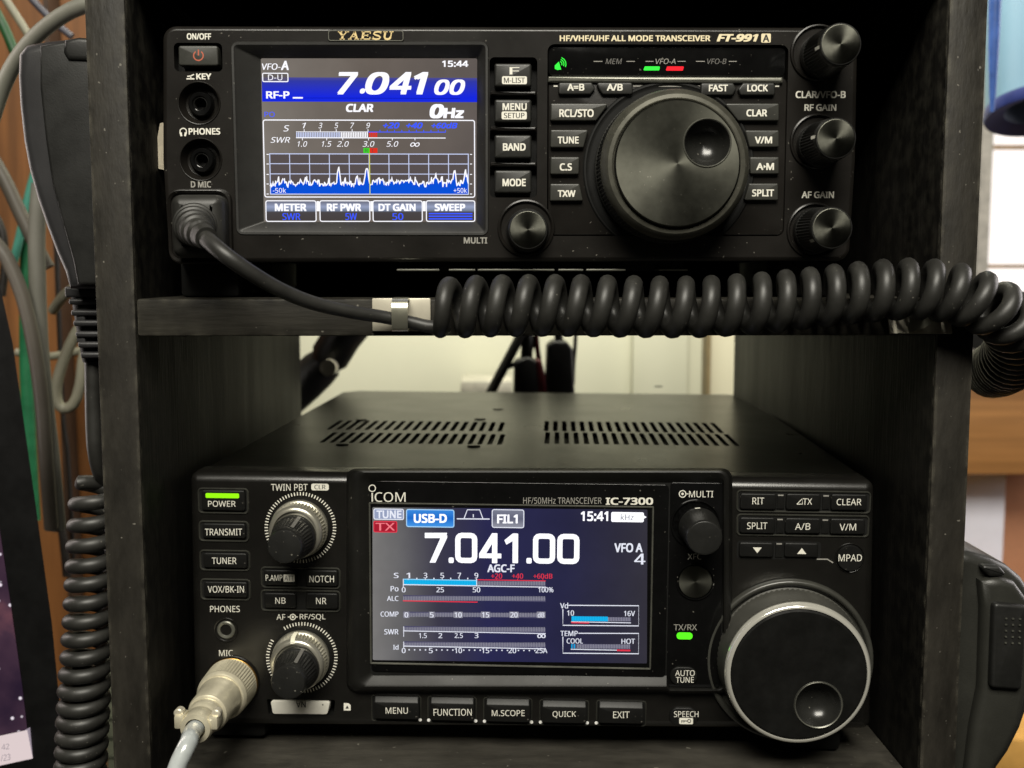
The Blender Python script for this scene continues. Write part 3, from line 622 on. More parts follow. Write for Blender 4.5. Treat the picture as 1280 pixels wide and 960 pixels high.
m = MB(); m.loft([(circ, DH-1.5), (circ, DH+1.2), (inset(circ, .0004), DH+1.6)], SPUN2); m.holed(inset(circ, .0004), [dcirc], DH+1.6, SPUN2); m.build('dial_face', dial, smooth=30)
m = MB(); m.lathe(dc, [(rD*1.03, DH+1.62), (rD*1.01, DH+1.9), (rD*0.97, DH+1.85), (rD*0.95, DH+1.6), (rD*0.93, DH+1.2), (rD*0.8, DH-1.5), (rD*0.6, DH-3.2), (rD*0.3, DH-4.3), (0, DH-4.6)], DIMP, 64); m.lathe(dc, [(rD*1.035, DH+1.75), (rD*1.0, DH+2.0), (rD*0.965, DH+1.8)], TRIM, 64); m.build('finger_dimple', dial, smooth=60)
m = MB()
for u, v in ((754, 174), (748.7, 198.7), (747.5, 221), (751, 245), (762.5, 264), (779, 281), (796, 295)): m.disc(f.loc(u, v, -0.38), 0.9*f.k(u, v), -0.38, INK, 10)
m.build('glint_dot', R1)  # white dots painted as glints round the dial
# three knobs down the right side
knob('gain_knob', 1025, 66, 29.5, 1051, 55, 26, 20, R1, KNOB, SPUN, 45, (1023, 66, 34.5), 0.00045, 187)
knob('gain_knob', 1022, 177, 29, 1045, 173, 25.5, 19, R1, KNOB, SPUN, 45, (1022, 177, 34), 0.00045, 175)
knob('gain_knob', 1018, 288, 29, 1040, 285, 26, 19, R1, KNOB, SPUN, 45, (1018, 288, 34), 0.00045, 215)
# feet, and added thin bars drawing the dashes of light under the radio
for u in (262, 1010):
    x, z = f.loc(u, 345, -12); m = MB(); m.box(x-.010, x+.010, 0.012, 0.030, (zt-f.O.z)+.0001, PZ0+.002, VOID, .0015); m.build('foot', R1)
m = MB()
for u0, u1 in ((496, 549), (561, 594), (597, 693), (698, 729), (733, 782), (824, 860)):
    a = f.loc(u0, 337.5, -2); b = f.loc(u1, 337.5, -2); m.box(a[0], b[0], 0.002, 0.012, a[1]-.0003, a[1]+.0003, TRIM, .0001)
a = f.loc(496, 337.5, -2); b = f.loc(860, 337.5, -2); m.box(a[0], b[0], 0.0119, 0.0135, a[1]-.0003, PZ0+.001, VOID); m.build('light_dash_bar', R1)

# ------------------------------------------------------------------ lower radio
f = FR2
R2 = thing('transceiver', 'lower black radio under the shelf with a grey to navy screen and chrome ringed dial', 'radio transceiver', FR2.O, FR2.rot)
oc = f.poly([(235, 590), (241, 908), (1090, 914), (1095, 601)], 0, 11, 5)
xs = [p[0] for p in oc]; zs = [p[1] for p in oc]; QX0, QX1, QZ0, QZ1 = min(xs), max(xs), min(zs), max(zs)
# metal case with slotted top
zc = QZ1 - 0.0016; yb0, yb1 = 0.014, 0.284
m = MB(); cx0, cx1 = QX0+.002, QX1-.002; ch = 0.008
top = [(cx0, yb0), (cx1, yb0), (cx1, yb1-ch), (cx1-ch, yb1), (cx0+ch, yb1), (cx0, yb1-ch)]
slots = []
def slot_row(u0, u1, v0, v1, n):
    y0 = f.locz((u0+u1)/2, v1, zc)[1]; y1 = f.locz((u0+u1)/2, v0, zc)[1]; vm = (v0+v1)/2
    xa = f.locz(u0, vm, zc)[0]; xb = f.locz(u1, vm, zc)[0]
    for i in range(n):
        x = xa+(xb-xa)*i/(n-1); slots.append(rpoly([(x-.0011, y0), (x+.0011, y0), (x+.0011, y1), (x-.0011, y1)], .0009, 2))
slot_row(409, 627, 541.5, 554.5, 19); slot_row(417, 627, 526.5, 538, 19); slot_row(684, 913, 541.5, 556, 20); slot_row(683, 895, 527.5, 540, 20)
m.plate(top, slots, CASEM, lambda x, y: (x, y, zc))
for s_ in slots: m.rings([[(x, y, zc) for x, y in s_], [(x, y, zc-.0016) for x, y in s_]], CASEM)
def zring(q, z): return [(x, y, z) for x, y in q]
m.rings([zring(top, zc), zring(inset(top, -.0006), zc-.0006), zring(inset(top, -.0006), QZ0+.004)], CASEM)
m.add(zring(top, zc-.006) , [tuple(range(6))], VOID); m.add(zring(top, QZ0+.004), [tuple(range(6))], CASEM)
m.build('case', R2, smooth=30)
for u, v in ((622.7, 511.6), (600, 524.2), (592, 558), (452, 525), (428, 556), (823, 483.5)):
    m = MB(); x, y = f.locz(u, v, zc); b = [(x+.0028*math.cos(2*PI*i/20), y+.0028*math.sin(2*PI*i/20)) for i in range(20)]
    m.rings([zring(b, zc), zring(b, zc+.0004), zring(inset(b, .0006), zc+.0006)], KNOB, cap1=True)
    m.build('screw', R2)
# front panel
m = MB()
loops = [(inset(oc, .0006), -15), (oc, -13), (oc, -4.5), (inset(oc, .00008), -3.4), (inset(oc, .0003), -2.3), (inset(oc, .0007), -1.5), (inset(oc, .0013), -0.95), (inset(oc, .0020), -0.45), (inset(oc, .0027), -0.12), (inset(oc, .0033), 0)]
m.loft(loops, PANEL2)
mic_hole = f.circ(290, 851, 38); sd_hole = f.poly([(333, 874), (336, 893.5), (417, 894), (419, 875)], 0, 2)
m.holed(loops[-1][0], [sd_hole], 0, PANEL2); m.wall(sd_hole, 0, -8, VOID); m.flat(inset(oc, .001), -8, VOID)
TXT = [('TWIN PBT', 338.7, 384.6, 605, 613.3), ('PHONES', 262.5, 299.8, 757.3, 765.2), ('MIC', 273.7, 291, 812.5, 820.2), ('AF', 345.5, 356.8, 767.7, 774.8), ('RF/SQL', 374.6, 407, 767.5, 775.6)]
for t, a, b, c_, d in TXT: m.text(f, t, a, b, c_, d, 0.04, INK, 0.0)
m.bar(f, 389, 604.6, 411, 613, 0.04, INK, 2.5); m.text(f, 'CLR', 393, 407, 606, 611.6, 0.07, INKK, 0.01)
def dotsym(u, v, r, tail):
    m.line(f, [(u+r*math.cos(a), v+r*math.sin(a)) for a in [i*PI/8 for i in range(16)]], 1.2, m_h, INK, True); m.disc(f.loc(u, v, m_h), 1.6*f.k(u, v), m_h, INK, 12)
    for a, b in tail: m.line(f, [(a, v), (b, v)], 1.2, m_h, INK)
m_h = 0.04; dotsym(366, 771.2, 3.4, [(359.7, 362.6), (369.4, 372.2)])
# dial scales round the two double knobs
for cu, cv in ((375.5, 659.5), (377.3, 822)):
    for i in range(72):
        if cv > 700 and 24 < i < 30 or (cv < 700 and False): continue
        a = 2*PI*i/72; m.line(f, [(cu+40.6*math.cos(a), cv-40.2*math.sin(a)), (cu+44.8*math.cos(a), cv-44.4*math.sin(a))], 1.3, 0.04, INK)
m.quad(f, [(429.7, 878.8), (429.7, 888), (438.3, 888.3), (438.3, 881.5), (435.5, 878.9)], 0.04, INK); m.quad(f, [(431.8, 885.8), (436.2, 885.8), (434, 881.8)], 0.07, INKK)
for u, v in ((525.2, 899.9), (536, 900.1), (594.6, 901.2), (605.6, 901.5), (664.4, 902.6), (675.6, 902.7), (734, 903.5), (745.4, 903.6)): m.disc(f.loc(u, v, .5), 2.1*f.k(u, v), .5, pbr('bright_dot', (0.9, 0.88, 0.8), 0.3), 12)
LIP = pbr('lit_recess_lip', (0.03, 0.03, 0.025), 0.28, dust=0.03)  # lighter than the panel, for the light caught on recess edges
def lipring(q, wd=0.0005, h=0.45, dark=True):
    if dark: m.flat(inset(q, .0001), 0.03, VOID)
    m.loft([(inset(q, -wd), 0.0), (inset(q, -wd*.5), h), (q, h*.9), (inset(q, wd*.5), 0.02)], LIP)
for u0, v0, u1, v1 in ((249, 611.5, 309.5, 640.5), (250, 652.5, 310, 675.5), (251, 689, 311.5, 712), (252, 725, 312, 748.7), (327.5, 710.5, 424.5, 734), (327.5, 739, 424.5, 763), (922, 614.8, 1087, 639.5), (922, 644.8, 1085, 669)): lipring(f.rect(u0, v0, u1, v1, 0, 4))
m.flat(f.rect(921, 676.5, 1026, 699, 0, 4), 0.03, VOID)
for u0, v0, u1, v1 in ((465, 870, 525.8, 901), (535.2, 871.4, 595, 903), (604.8, 873, 664.6, 904.6), (675, 875.5, 735.4, 906), (746, 876.5, 807, 906.5)): lipring(f.rect(u0, v0, u1, v1, 0, 3), .0003, .3)
m.line(f, [(1021, 699), (1034, 699), (1041.5, 703.5)], 1.6, 0.3, INKG)
m.build('front_panel', R2)
# raised display module with its sloping rim
def rc(u0, v0, u1, v1, h, r): return rs2(f.rect(u0, v0, u1, v1, h, r, 6))
def rs2(q): return q
def mod_loop(u0, v0, u1, v1, h, r, vs):
    """rim outline whose lower edge may step down at the control strip (left part ends at v1, strip part at vs)"""
    q = [f.loc(u, v, h) for u, v in ((u0, v0), (u0, v1), (833, v1+.1), (837, vs), (u1, vs), (u1, v0))]; k_ = f.k(600, 700, h)*r
    return rpoly(q, [k_, k_, 0, 0, k_, k_], 6)
m = MB()
m.loft([(mod_loop(431, 587, 917, 868, 0, 13, 870), -2.5), (mod_loop(433, 587.5, 915.5, 866, 0, 13, 868), 0), (mod_loop(437, 588, 913, 863.5, 3, 12, 866), 3.0), (mod_loop(441, 588.5, 911, 861, 4, 11, 864.5), 4.0), (mod_loop(446, 590.5, 907, 858, 4.2, 10, 863), 4.3), (mod_loop(450, 594.5, 905, 855.5, 4, 9, 862), 4.0), (mod_loop(461, 601.5, 903.5, 846, 2, 6, 860.5), 2.3), (mod_loop(463, 603, 903, 844.5, 2, 6, 860), 2.0)], RIMM)
m.flat(mod_loop(462, 602, 904, 845, 1.9, 6, 860.5), 1.9, VOID); m.build('display_surround', R2, smooth=30)
m = MB(); m.prism(f.rect(463.4, 603.5, 834, 843, 2.2, 5), 1.9, 2.35, GLOSS, 0.15)
m.line(f, [(465.3+4.1*math.cos(i*PI/10), 610.3+4.1*math.sin(i*PI/10)) for i in range(20)], 1.2, 2.4, INK, True); m.line(f, [(465.2, 616), (465.4, 627)], 1.7, 2.4, INK)
m.text(f, 'COM', 468.3, 507, 615.3, 627.4, 2.4, INK, 0.0)
m.text(f, 'HF/50MHz TRANSCEIVER', 654, 752, 621.8, 629.8, 2.4, INKG, 0.0); m.text(f, 'IC-7300', 757.8, 815.7, 622.3, 630.7, 2.4, INK, 0.03)
m.build('display_glass', R2)
m = MB(); o = f.rect(461.5, 630.4, 816, 834, 2.6, 2); m.loft([(o, 2.3), (inset(o, .0002), 2.75), (inset(o, .0005), 2.7), (inset(o, .0007), 2.35)], TRIM); m.build('display_trim', R2)
m = MB(); m.prism(f.rect(835.6, 603.5, 903, 859, 2.2, 4), 1.9, 2.3, GLOSS, 0.15)
m.text(f, 'MULTI', 861.4, 891.4, 613.6, 621.7, 2.35, INK, 0.0); m_h = 2.35; dotsym(853.2, 617.4, 4.2, [(857.5, 860.5)]); m.text(f, 'XFC', 859.8, 877, 692, 699.4, 2.35, INK, 0.0)
m.text(f, 'TX/RX', 842.3, 871, 780.5, 787.8, 2.35, INKG, 0.0); side = m.build('control_strip', R2)
m = MB(); m.prism(f.rect(845.8, 790.8, 865.7, 799.2, 2.5, 4), 2.3, 2.7, emit('led_lime', (90, 250, 35), 1.25), 0.2); m.build('indicator_light', side, label='green lit transmit and receive lamp')
# display
h0 = 2.4
m = MB(); DISP = emit('lcd_navy', (50, 50, 100), 1, ('X', [(0, (122, 120, 119)), (0.10, (99, 98, 100)), (0.24, (58, 56, 73)), (0.42, (37, 37, 77)), (0.7, (35, 35, 66)), (1, (48, 46, 56))]), True)
m.flat(f.poly([(465.5, 634), (466, 825), (808.6, 829.3), (809.3, 637)], h0, 1.5), h0, DISP); disp = m.build('display_screen', R2)
h1, h2, h3, h4 = h0+.02, h0+.04, h0+.06, h0+.08
LW = emit('lcd_meter_white', (235, 238, 250), 1.0); LWB = emit('lcd_digit_white', (250, 250, 255), 1.25); CY = emit('lcd_cyan', (15, 165, 225), 1); LR2 = emit('lcd_meter_red', (228, 55, 75), 1); HG = emit('lcd_hatch_grey', (138, 137, 150), 1); HD = emit('lcd_hatch_dark', (78, 76, 104), 1)
def hatch(u0, u1, v0, v1, c1, c2=None, step=2.0, fill=0.62):
    if c2: m.bar(f, u0, v0, u1, v1, h1, c2)
    n = int((u1-u0)/step)
    for i in range(n): a = u0+(u1-u0)*i/n; m.bar(f, a, v0, a+step*fill, v1, h2, c1)
m = MB()
def digit(t, u0, u1, v0, v1, wd, h, mat):
    """squarish rounded display numerals"""
    if t == '0': m.ring(f, u0, v0, u1, v1, wd, h, mat, 8)
    if t == '.': m.bar(f, u0, v0, u1, v1, h, mat, 2)
    if t == '7': m.quad(f, [(u0, v0), (u0, v0+wd), (u1-2, v0+wd), (u1, v0)], h, mat); m.quad(f, [(u1-wd*1.15, v0+wd*.7), (u0+6, v1), (u0+6+wd*1.1, v1), (u1, v0+wd*.9), (u1, v0+wd*.5)], h+.002, mat)
    if t == '1': m.bar(f, u1-wd*1.05-1, v0, u1-1, v1, h, mat, 1); m.quad(f, [(u1-wd*1.0-1, v0), (u0, v0+8.5), (u0+2.5, v0+14), (u1-wd*.4-1, v0+7)], h+.002, mat)
    if t == '4': m.bar(f, u1-wd*1.75, v0, u1-wd*.75, v1, h, mat, .6); m.bar(f, u0+2, v1-wd*1.85, u1, v1-wd*.95, h+.002, mat, .6); m.quad(f, [(u1-wd*1.75, v0), (u0, v1-wd*1.85), (u0, v1-wd*.95), (u0+6, v1-wd*1.2), (u1-wd*.9, v0+4), (u1-wd*.9, v0)], h+.004, mat)
for t, a, b, v0, v1 in (('7', 531, 559, 666, 703.3), ('.', 560.8, 567.2, 696.8, 703.8), ('0', 569, 596.6, 666, 703.8), ('4', 599, 626.6, 666.5, 704), ('1', 630.5, 648.6, 666.8, 704), ('.', 658, 664.6, 697.4, 704.4), ('0', 666.2, 694, 667, 704.6), ('0', 696.5, 724.3, 667.4, 705)):
    digit(t, a, b, v0, v1, 6.6, h3, LWB)
scr('frequency_readout')
m = MB(); m.bar(f, 467, 636, 504.8, 649.6, h1, emit('lcd_tune', (150, 160, 190)), 2.5); m.ring(f, 466.8, 635.8, 505, 649.8, 1.1, h2, LW, 2.5); m.text(f, 'TUNE', 471, 501.5, 638.4, 647.6, h3, LW, 0.03); scr('status_icon')
m = MB(); m.bar(f, 467, 651.5, 496.3, 665.4, h1, emit('lcd_tx', (165, 30, 48)), 2); m.ring(f, 466.8, 651.2, 496.5, 665.6, 1.1, h2, LR2, 2); m.text(f, 'TX', 469.5, 493.5, 653.7, 663.2, h3, emit('lcd_pink', (250, 130, 140)), 0.01); scr('status_icon')
m = MB(); m.bar(f, 508, 637, 567.8, 658.9, h1, emit('lcd_mode_blue', (40, 120, 210), 1, ('Z', [(0, (70, 155, 235)), (0.5, (30, 105, 200)), (1, (60, 140, 225))])), 2.5); m.ring(f, 507.6, 636.6, 568, 659.2, 1.2, h2, emit('lcd_pale_cyan', (170, 215, 250)), 2.8); m.text(f, 'USB-D', 517.7, 558, 642.8, 653.2, h3, LWB, 0.035); scr('touch_key')
m = MB(); m.line(f, [(571, 648.5), (612, 648.8)], 1.4, h2, LW); m.line(f, [(580, 648.3), (584.2, 637.2), (599.6, 637.3), (603.6, 648.3)], 1.2, h2, LW); m.line(f, [(591.6, 642.8), (591.6, 646.8)], 1.2, h2, LW); scr('filter_graph')
m = MB(); m.bar(f, 615, 637, 655, 659.8, h1, emit('lcd_filter_grey', (110, 112, 130), 1, ('Z', [(0, (150, 152, 165)), (0.5, (98, 100, 120)), (1, (125, 128, 145))])), 2.5); m.ring(f, 614.7, 636.7, 655.3, 660, 1.1, h2, LW, 2.8); m.text(f, 'FIL1', 622, 646.5, 643.6, 653.8, h3, LWB, 0.035); scr('touch_key')
m = MB(); m.text(f, '15:41', 726.5, 759.6, 639.6, 651, h3, LWB, 0.03); scr('clock_readout')
m = MB(); m.bar(f, 764, 640.2, 804.8, 652.6, h1, LWB, 2); m.quad(f, [(804.6, 644), (804.6, 648.6), (808.3, 646.4)], h1, LWB); m.text(f, 'kHz', 776, 792, 642.5, 650.2, h3, emit('lcd_grey_text', (110, 112, 120)), 0.0); scr('touch_key')
m = MB(); m.text(f, 'VFO A', 768.5, 802.8, 679.3, 690, h3, LW, 0.03); m.text(f, '4', 793.4, 806.3, 692, 705.6, h3, LW, 0.02); scr('channel_readout')
m = MB(); m.text(f, 'AGC-F', 609.6, 643, 705.8, 715, h3, LW, 0.03)
for t, a, b, v0, v1 in (('S', 492.4, 498, 716, 722.6), ('Po', 488.4, 498, 732.6, 739.2), ('ALC', 483.8, 498, 745, 751.2), ('COMP', 475.8, 498, 764.4, 770.8), ('SWR', 480.4, 498, 786.4, 793), ('Id', 491.5, 498, 805.8, 812)): m.text(f, t, a, b, v0, v1, h3, LW, 0.02)
for t, u in (('1', 510.2), ('3', 531.8), ('5', 552.8), ('7', 574), ('9', 595.4)): m.text(f, t, u-2.2, u+2.2, 716, 722.8, h3, LW, 0.02); m.bar(f, u-.4, 723, u+.4, 725, h3, LW)
for u in (521, 542.4, 563.4, 584.7): m.bar(f, u-.7, 722.2, u+.7, 724.2, h3, LW)
for t, u, wd in (('+20', 620.8, 13.5), ('+40', 647, 13.5), ('+60dB', 678.6, 23.5)): m.text(f, t, u-wd/2, u+wd/2, 716.8, 723.3, h3, LR2, 0.02); m.bar(f, u-.4, 723.4, u+.4, 725, h3, LR2)
hatch(505, 596, 725.4, 731.6, emit('lcd_cyan_light', (25, 185, 240)), CY); hatch(597, 682, 726.6, 731.8, HG, HD)
m.bar(f, 504, 724.2, 596, 725.3, h3, emit('lcd_line_cyan', (150, 215, 250))); m.bar(f, 597, 724.8, 682, 726, h3, LR2); m.bar(f, 504, 731.8, 682.3, 732.9, h3, LW); m.bar(f, 503.6, 723.5, 504.6, 734, h3, LW); m.bar(f, 595.4, 723.5, 596.4, 733, h3, LW)
for t, u, wd in (('0', 504.6, 4.6), ('25', 550.2, 9.2), ('50', 595.6, 9.2), ('100%', 682.3, 18.5)): m.text(f, t, u-wd/2, u+wd/2, 734, 740.4, h3, LW, 0.02)
hatch(504, 682, 745.4, 750.8, HG, HD); m.bar(f, 503.6, 751.2, 597, 752.5, h3, LR2)
hatch(504, 680, 766, 771.2, HG, HD)
for t, u, wd in (('0', 508, 4.4), ('5', 539.8, 4.4), ('10', 572.7, 8.6), ('15', 607, 8.6), ('20', 642.5, 8.8), ('dB', 676.3, 8)): m.bar(f, u-wd/2-1.4, 764.6, u+wd/2+1.4, 772.4, h3, HG); m.text(f, t, u-wd/2, u+wd/2, 765.4, 771.8, h4, LW, 0.02)
hatch(505, 682, 784, 789.6, HG, HD); m.bar(f, 504, 789.8, 682.2, 790.8, h3, LW); m.bar(f, 504.2, 783, 505, 796, h3, LW)
for t, u, wd in (('1.5', 528.6, 9.5), ('2', 550.4, 4.6), ('2.5', 573.4, 10), ('3', 595.6, 4.6), ('∞', 676.8, 10)): m.text(f, t, u-wd/2, u+wd/2, 791.4 if t != '∞' else 792.5, 797.6, h3, LW, 0.02)
hatch(505, 682, 803.2, 808.6, HG, HD); m.bar(f, 504, 808.8, 682.2, 809.9, h3, LW); m.bar(f, 504.2, 802, 505, 810, h3, LW)
for t, u, wd in (('0', 504.6, 4.6), ('5', 538.5, 4.6), ('10', 573, 8.8), ('15', 606.9, 9), ('20', 640.4, 9.4), ('25A', 676.8, 14.5)): m.text(f, t, u-wd/2, u+wd/2, 810, 816.4, h3, LW, 0.02)
for i in range(1, 25):
    if i % 5: u = 504.6+i*6.83; m.disc(f.loc(u, 812.2+i*.04, h3), 0.95*f.k(u, 812), h3, LW, 10)
scr('meter_panel')
m = MB(); m.line(f, [(710.5, 756.6), (798.4, 757.2), (798.3, 782.4), (703.6, 781.6), (703.6, 761.5)], 1.2, h2, LW); m.text(f, 'Vd', 700.3, 710, 753.4, 760.6, h3, LW, 0.02); m.text(f, '10', 709, 717.4, 763, 769.6, h3, LW, 0.02); m.text(f, '16V', 780.2, 793.6, 763.6, 770.2, h3, LW, 0.02)
hatch(714.5, 760, 770.6, 776.4, emit('lcd_cyan_light', (25, 185, 240)), CY); hatch(760, 788.6, 771.6, 776.6, HG, HD); m.bar(f, 714, 777.4, 788.7, 778.4, h3, LW); m.bar(f, 714, 777.6, 736.5, 779.2, h4, LR2); scr('voltage_meter')
m = MB(); m.line(f, [(723, 791.6), (798.3, 791.8), (798.2, 817.2), (703.6, 816.4), (703.6, 796)], 1.2, h2, LW); m.text(f, 'TEMP', 700.6, 722, 788.6, 795, h3, LW, 0.02); m.text(f, 'COOL', 708.5, 728.6, 798, 804.4, h3, LW, 0.02); m.text(f, 'HOT', 777, 793.6, 798.4, 804.8, h3, LW, 0.02)
hatch(714, 720.5, 805, 810.6, CY, HD, 2.6); hatch(721, 788, 805.4, 810.8, HG, HD); m.bar(f, 713.4, 811.8, 788, 812.8, h3, LW); m.bar(f, 771, 812, 788, 814, h4, LR2); scr('temperature_meter')
# push buttons
def btn(box, texts, ht=1.3, ink=INK, r=3, bev=0.45, lab=None, slant=False, extra=None):
    global m
    m = MB(); q = f.rect(*box, ht, r)
    m.prism(q, 0, ht, BTN2, bev)
    for t, tb in texts: m.text(f, t, *tb, ht+.04, ink, 0.004)
    if extra: extra(ht+.04)
    return m.build('button', R2, label='button marked '+(lab or texts[0][0]))
def led(h): m.prism(f.rect(257, 616.6, 298.8, 622.6, h, 1.5), h-.05, h+.15, emit('led_yellow_green', (150, 240, 20), 1.15), 0.1)
btn((252, 613, 306, 638.4), [('POWER', (260, 294.6, 626, 633.4))], extra=led, lab='POWER with a lit green bar')
btn((253, 654.6, 306.7, 673), [('TRANSMIT', (256, 302.7, 660.8, 669.2))])
btn((254, 691.5, 308.5, 710), [('TUNER', (264.8, 295.6, 697, 705))])
btn((255, 727.5, 309, 746.8), [('VOX/BK-IN', (259.6, 305, 732.4, 740.8))])
def pamp(h): m.bar(f, 354.4, 718.2, 368.4, 727.2, h, INK, 1); m.text(f, 'ATT', 355.6, 367.2, 719.5, 725.8, h+.03, INKK, 0.0)
btn((330, 712.7, 370.4, 731.8), [('P.AMP', (332, 353, 718.5, 726))], ink=INK, extra=pamp, lab='P.AMP and ATT')
btn((382, 713, 422, 732.8), [('NOTCH', (386.7, 417.5, 719.6, 728))])
btn((330, 741.5, 370, 760), [('NB', (344, 357, 747, 754.6))], ink=INK)
btn((382, 741.7, 422.3, 761), [('NR', (395, 408, 747.3, 755.2))])
btn((925.4, 617, 970.6, 636.8), [('RIT', (940.6, 955, 622, 630.4))]); 
def dtx(h): m.line(f, [(996, 630.2), (1003.2, 630.2), (1002.8, 623.4), (996, 630.2)], 1.1, h, INK)
btn((982.8, 617.4, 1026, 637.3), [('TX', (1003.6, 1015, 623, 630.8))], extra=dtx, lab='delta TX')
btn((1039, 618, 1083.8, 638), [('CLEAR', (1046, 1076.6, 623.4, 631.6))])
btn((925, 647, 968.8, 666.8), [('SPLIT', (934, 959, 653, 661.4))]); btn((981.6, 647.8, 1026, 667), [('A/B', (994, 1012.8, 654, 662.2))]); btn((1038, 648.6, 1081.5, 668), [('V/M', (1049.6, 1070, 654.6, 663))])
btn((924.2, 678.4, 967, 696.3), [], lab='down arrow', extra=lambda h: m.quad(f, [(941, 684.2), (946.6, 691.3), (952.2, 684.4)], h, INK)); btn((980.5, 679, 1022.8, 696.6), [], lab='up arrow', extra=lambda h: m.quad(f, [(996.4, 692.4), (1008, 692.6), (1002.3, 685.1)], h, INK))
for u, v in ((976, 619.2), (1032.6, 619.9), (975, 649.5), (1031.7, 650.2), (974, 679.9)):
    m = MB(); m.prism(f.rect(u-4.5, v-1.5, u+4.5, v+17, .5, 1), 0, .5, BTN2, .2); m.bar(f, u-3.4, v-.8, u+3.4, v+.7, .54, INKG); m.build('key_divider', R2)
m = MB(); c = f.loc(1063, 698, 1); k = f.k(1063, 698, 1); r = 17.6*k
m.lathe(c, [(r*1.08, 0), (r*1.05, .4), (r*1.01, .3), (r, 0.02)], PANEL2); m.lathe(c, [(r*.96, 0), (r*.95, .9), (r*.9, 1.2), (0, 1.2)], BTN2, 48); m.text(f, 'MPAD', 1048.4, 1077.2, 693, 701.6, 1.25, INK, 0.0); m.build('button', R2, label='round button marked MPAD')
for box, t, tb in (((467, 871.7, 523.8, 899), 'MENU', (482, 509.8, 884.4, 892.2)), ((537.3, 873, 593, 901), 'FUNCTION', (541.9, 589.6, 886, 894.6)), ((606.7, 874.8, 662.7, 902.6), 'M.SCOPE', (614.8, 655.8, 887.6, 895.2)), ((677, 877.2, 733.5, 904), 'QUICK', (690.8, 720, 889, 897.6)), ((748, 878.4, 804.8, 904.5), 'EXIT', (766.5, 786.8, 889.4, 897.6))):
    m = MB(); q1 = f.rect(*box, 2, 2.5); q2 = f.rect(box[0], box[1]+5.5, box[2], box[3], 2.6, 2.5)
    m.loft([(q1, 0), (q1, 1.2), (inset(q1, .0003), 1.5), (inset(q2, .0001), 2.5), (inset(q2, .0004), 2.7)], BTN2, cap=True); m.text(f, t, *tb, 2.74, INK, 0.0); m.build('button', R2, label='button marked '+t)
# oval buttons
m = MB(); q = f.rect(837.5, 834, 871.5, 856.4, 2.9, 11, 8); m.prism(q, 2.2, 3.1, BTN2, .35, 3); m.text(f, 'AUTO', 844, 868.4, 837.8, 845, 3.15, INK, 0.0); m.text(f, 'TUNE', 845, 867.2, 846.3, 853.4, 3.15, INK, 0.0); m.build('button', R2, label='oval button marked AUTO TUNE')
m = MB(); q = f.rect(836.8, 885, 872.5, 906.6, 1, 11, 8); m.prism(q, 0, 1.2, BTN2, .35, 3); m.text(f, 'SPEECH', 842.5, 873, 889, 896.4, 1.25, INK, 0.0); m.bar(f, 849, 897.4, 866.2, 905.2, 1.25, INK, 1.2)
m.line(f, [(861.5+2*math.cos(i*PI/5), 901.3+2*math.sin(i*PI/5)) for i in range(10)], 1, 1.28, INKK, True); m.line(f, [(851.5, 901), (859.5, 901.3)], 1.2, 1.28, INKK); m.line(f, [(852.3, 901), (852.3, 903.4)], 1, 1.28, INKK); m.line(f, [(855, 901), (855, 903.2)], 1, 1.28, INKK); m.build('button', R2, label='oval button marked SPEECH with a key sign')
# headphone jack
m = MB(); c = f.loc(282.7, 787.3); k = f.k(282.7, 787.3); r = 14.6*k
m.lathe(c, [(r*1.05, 0), (r*1.02, .4), (r*.93, .3), (r*.88, -.6), (r*.78, -.8)], PANEL2); m.lathe(c, [(r*.8, -.7), (r*.76, .3), (r*.68, .6), (r*.5, .4), (r*.46, -.3)], TRIM); m.lathe(c, [(r*.465, -.2), (r*.44, -7), (0, -7)], VOID); m.build('jack_socket', R2)
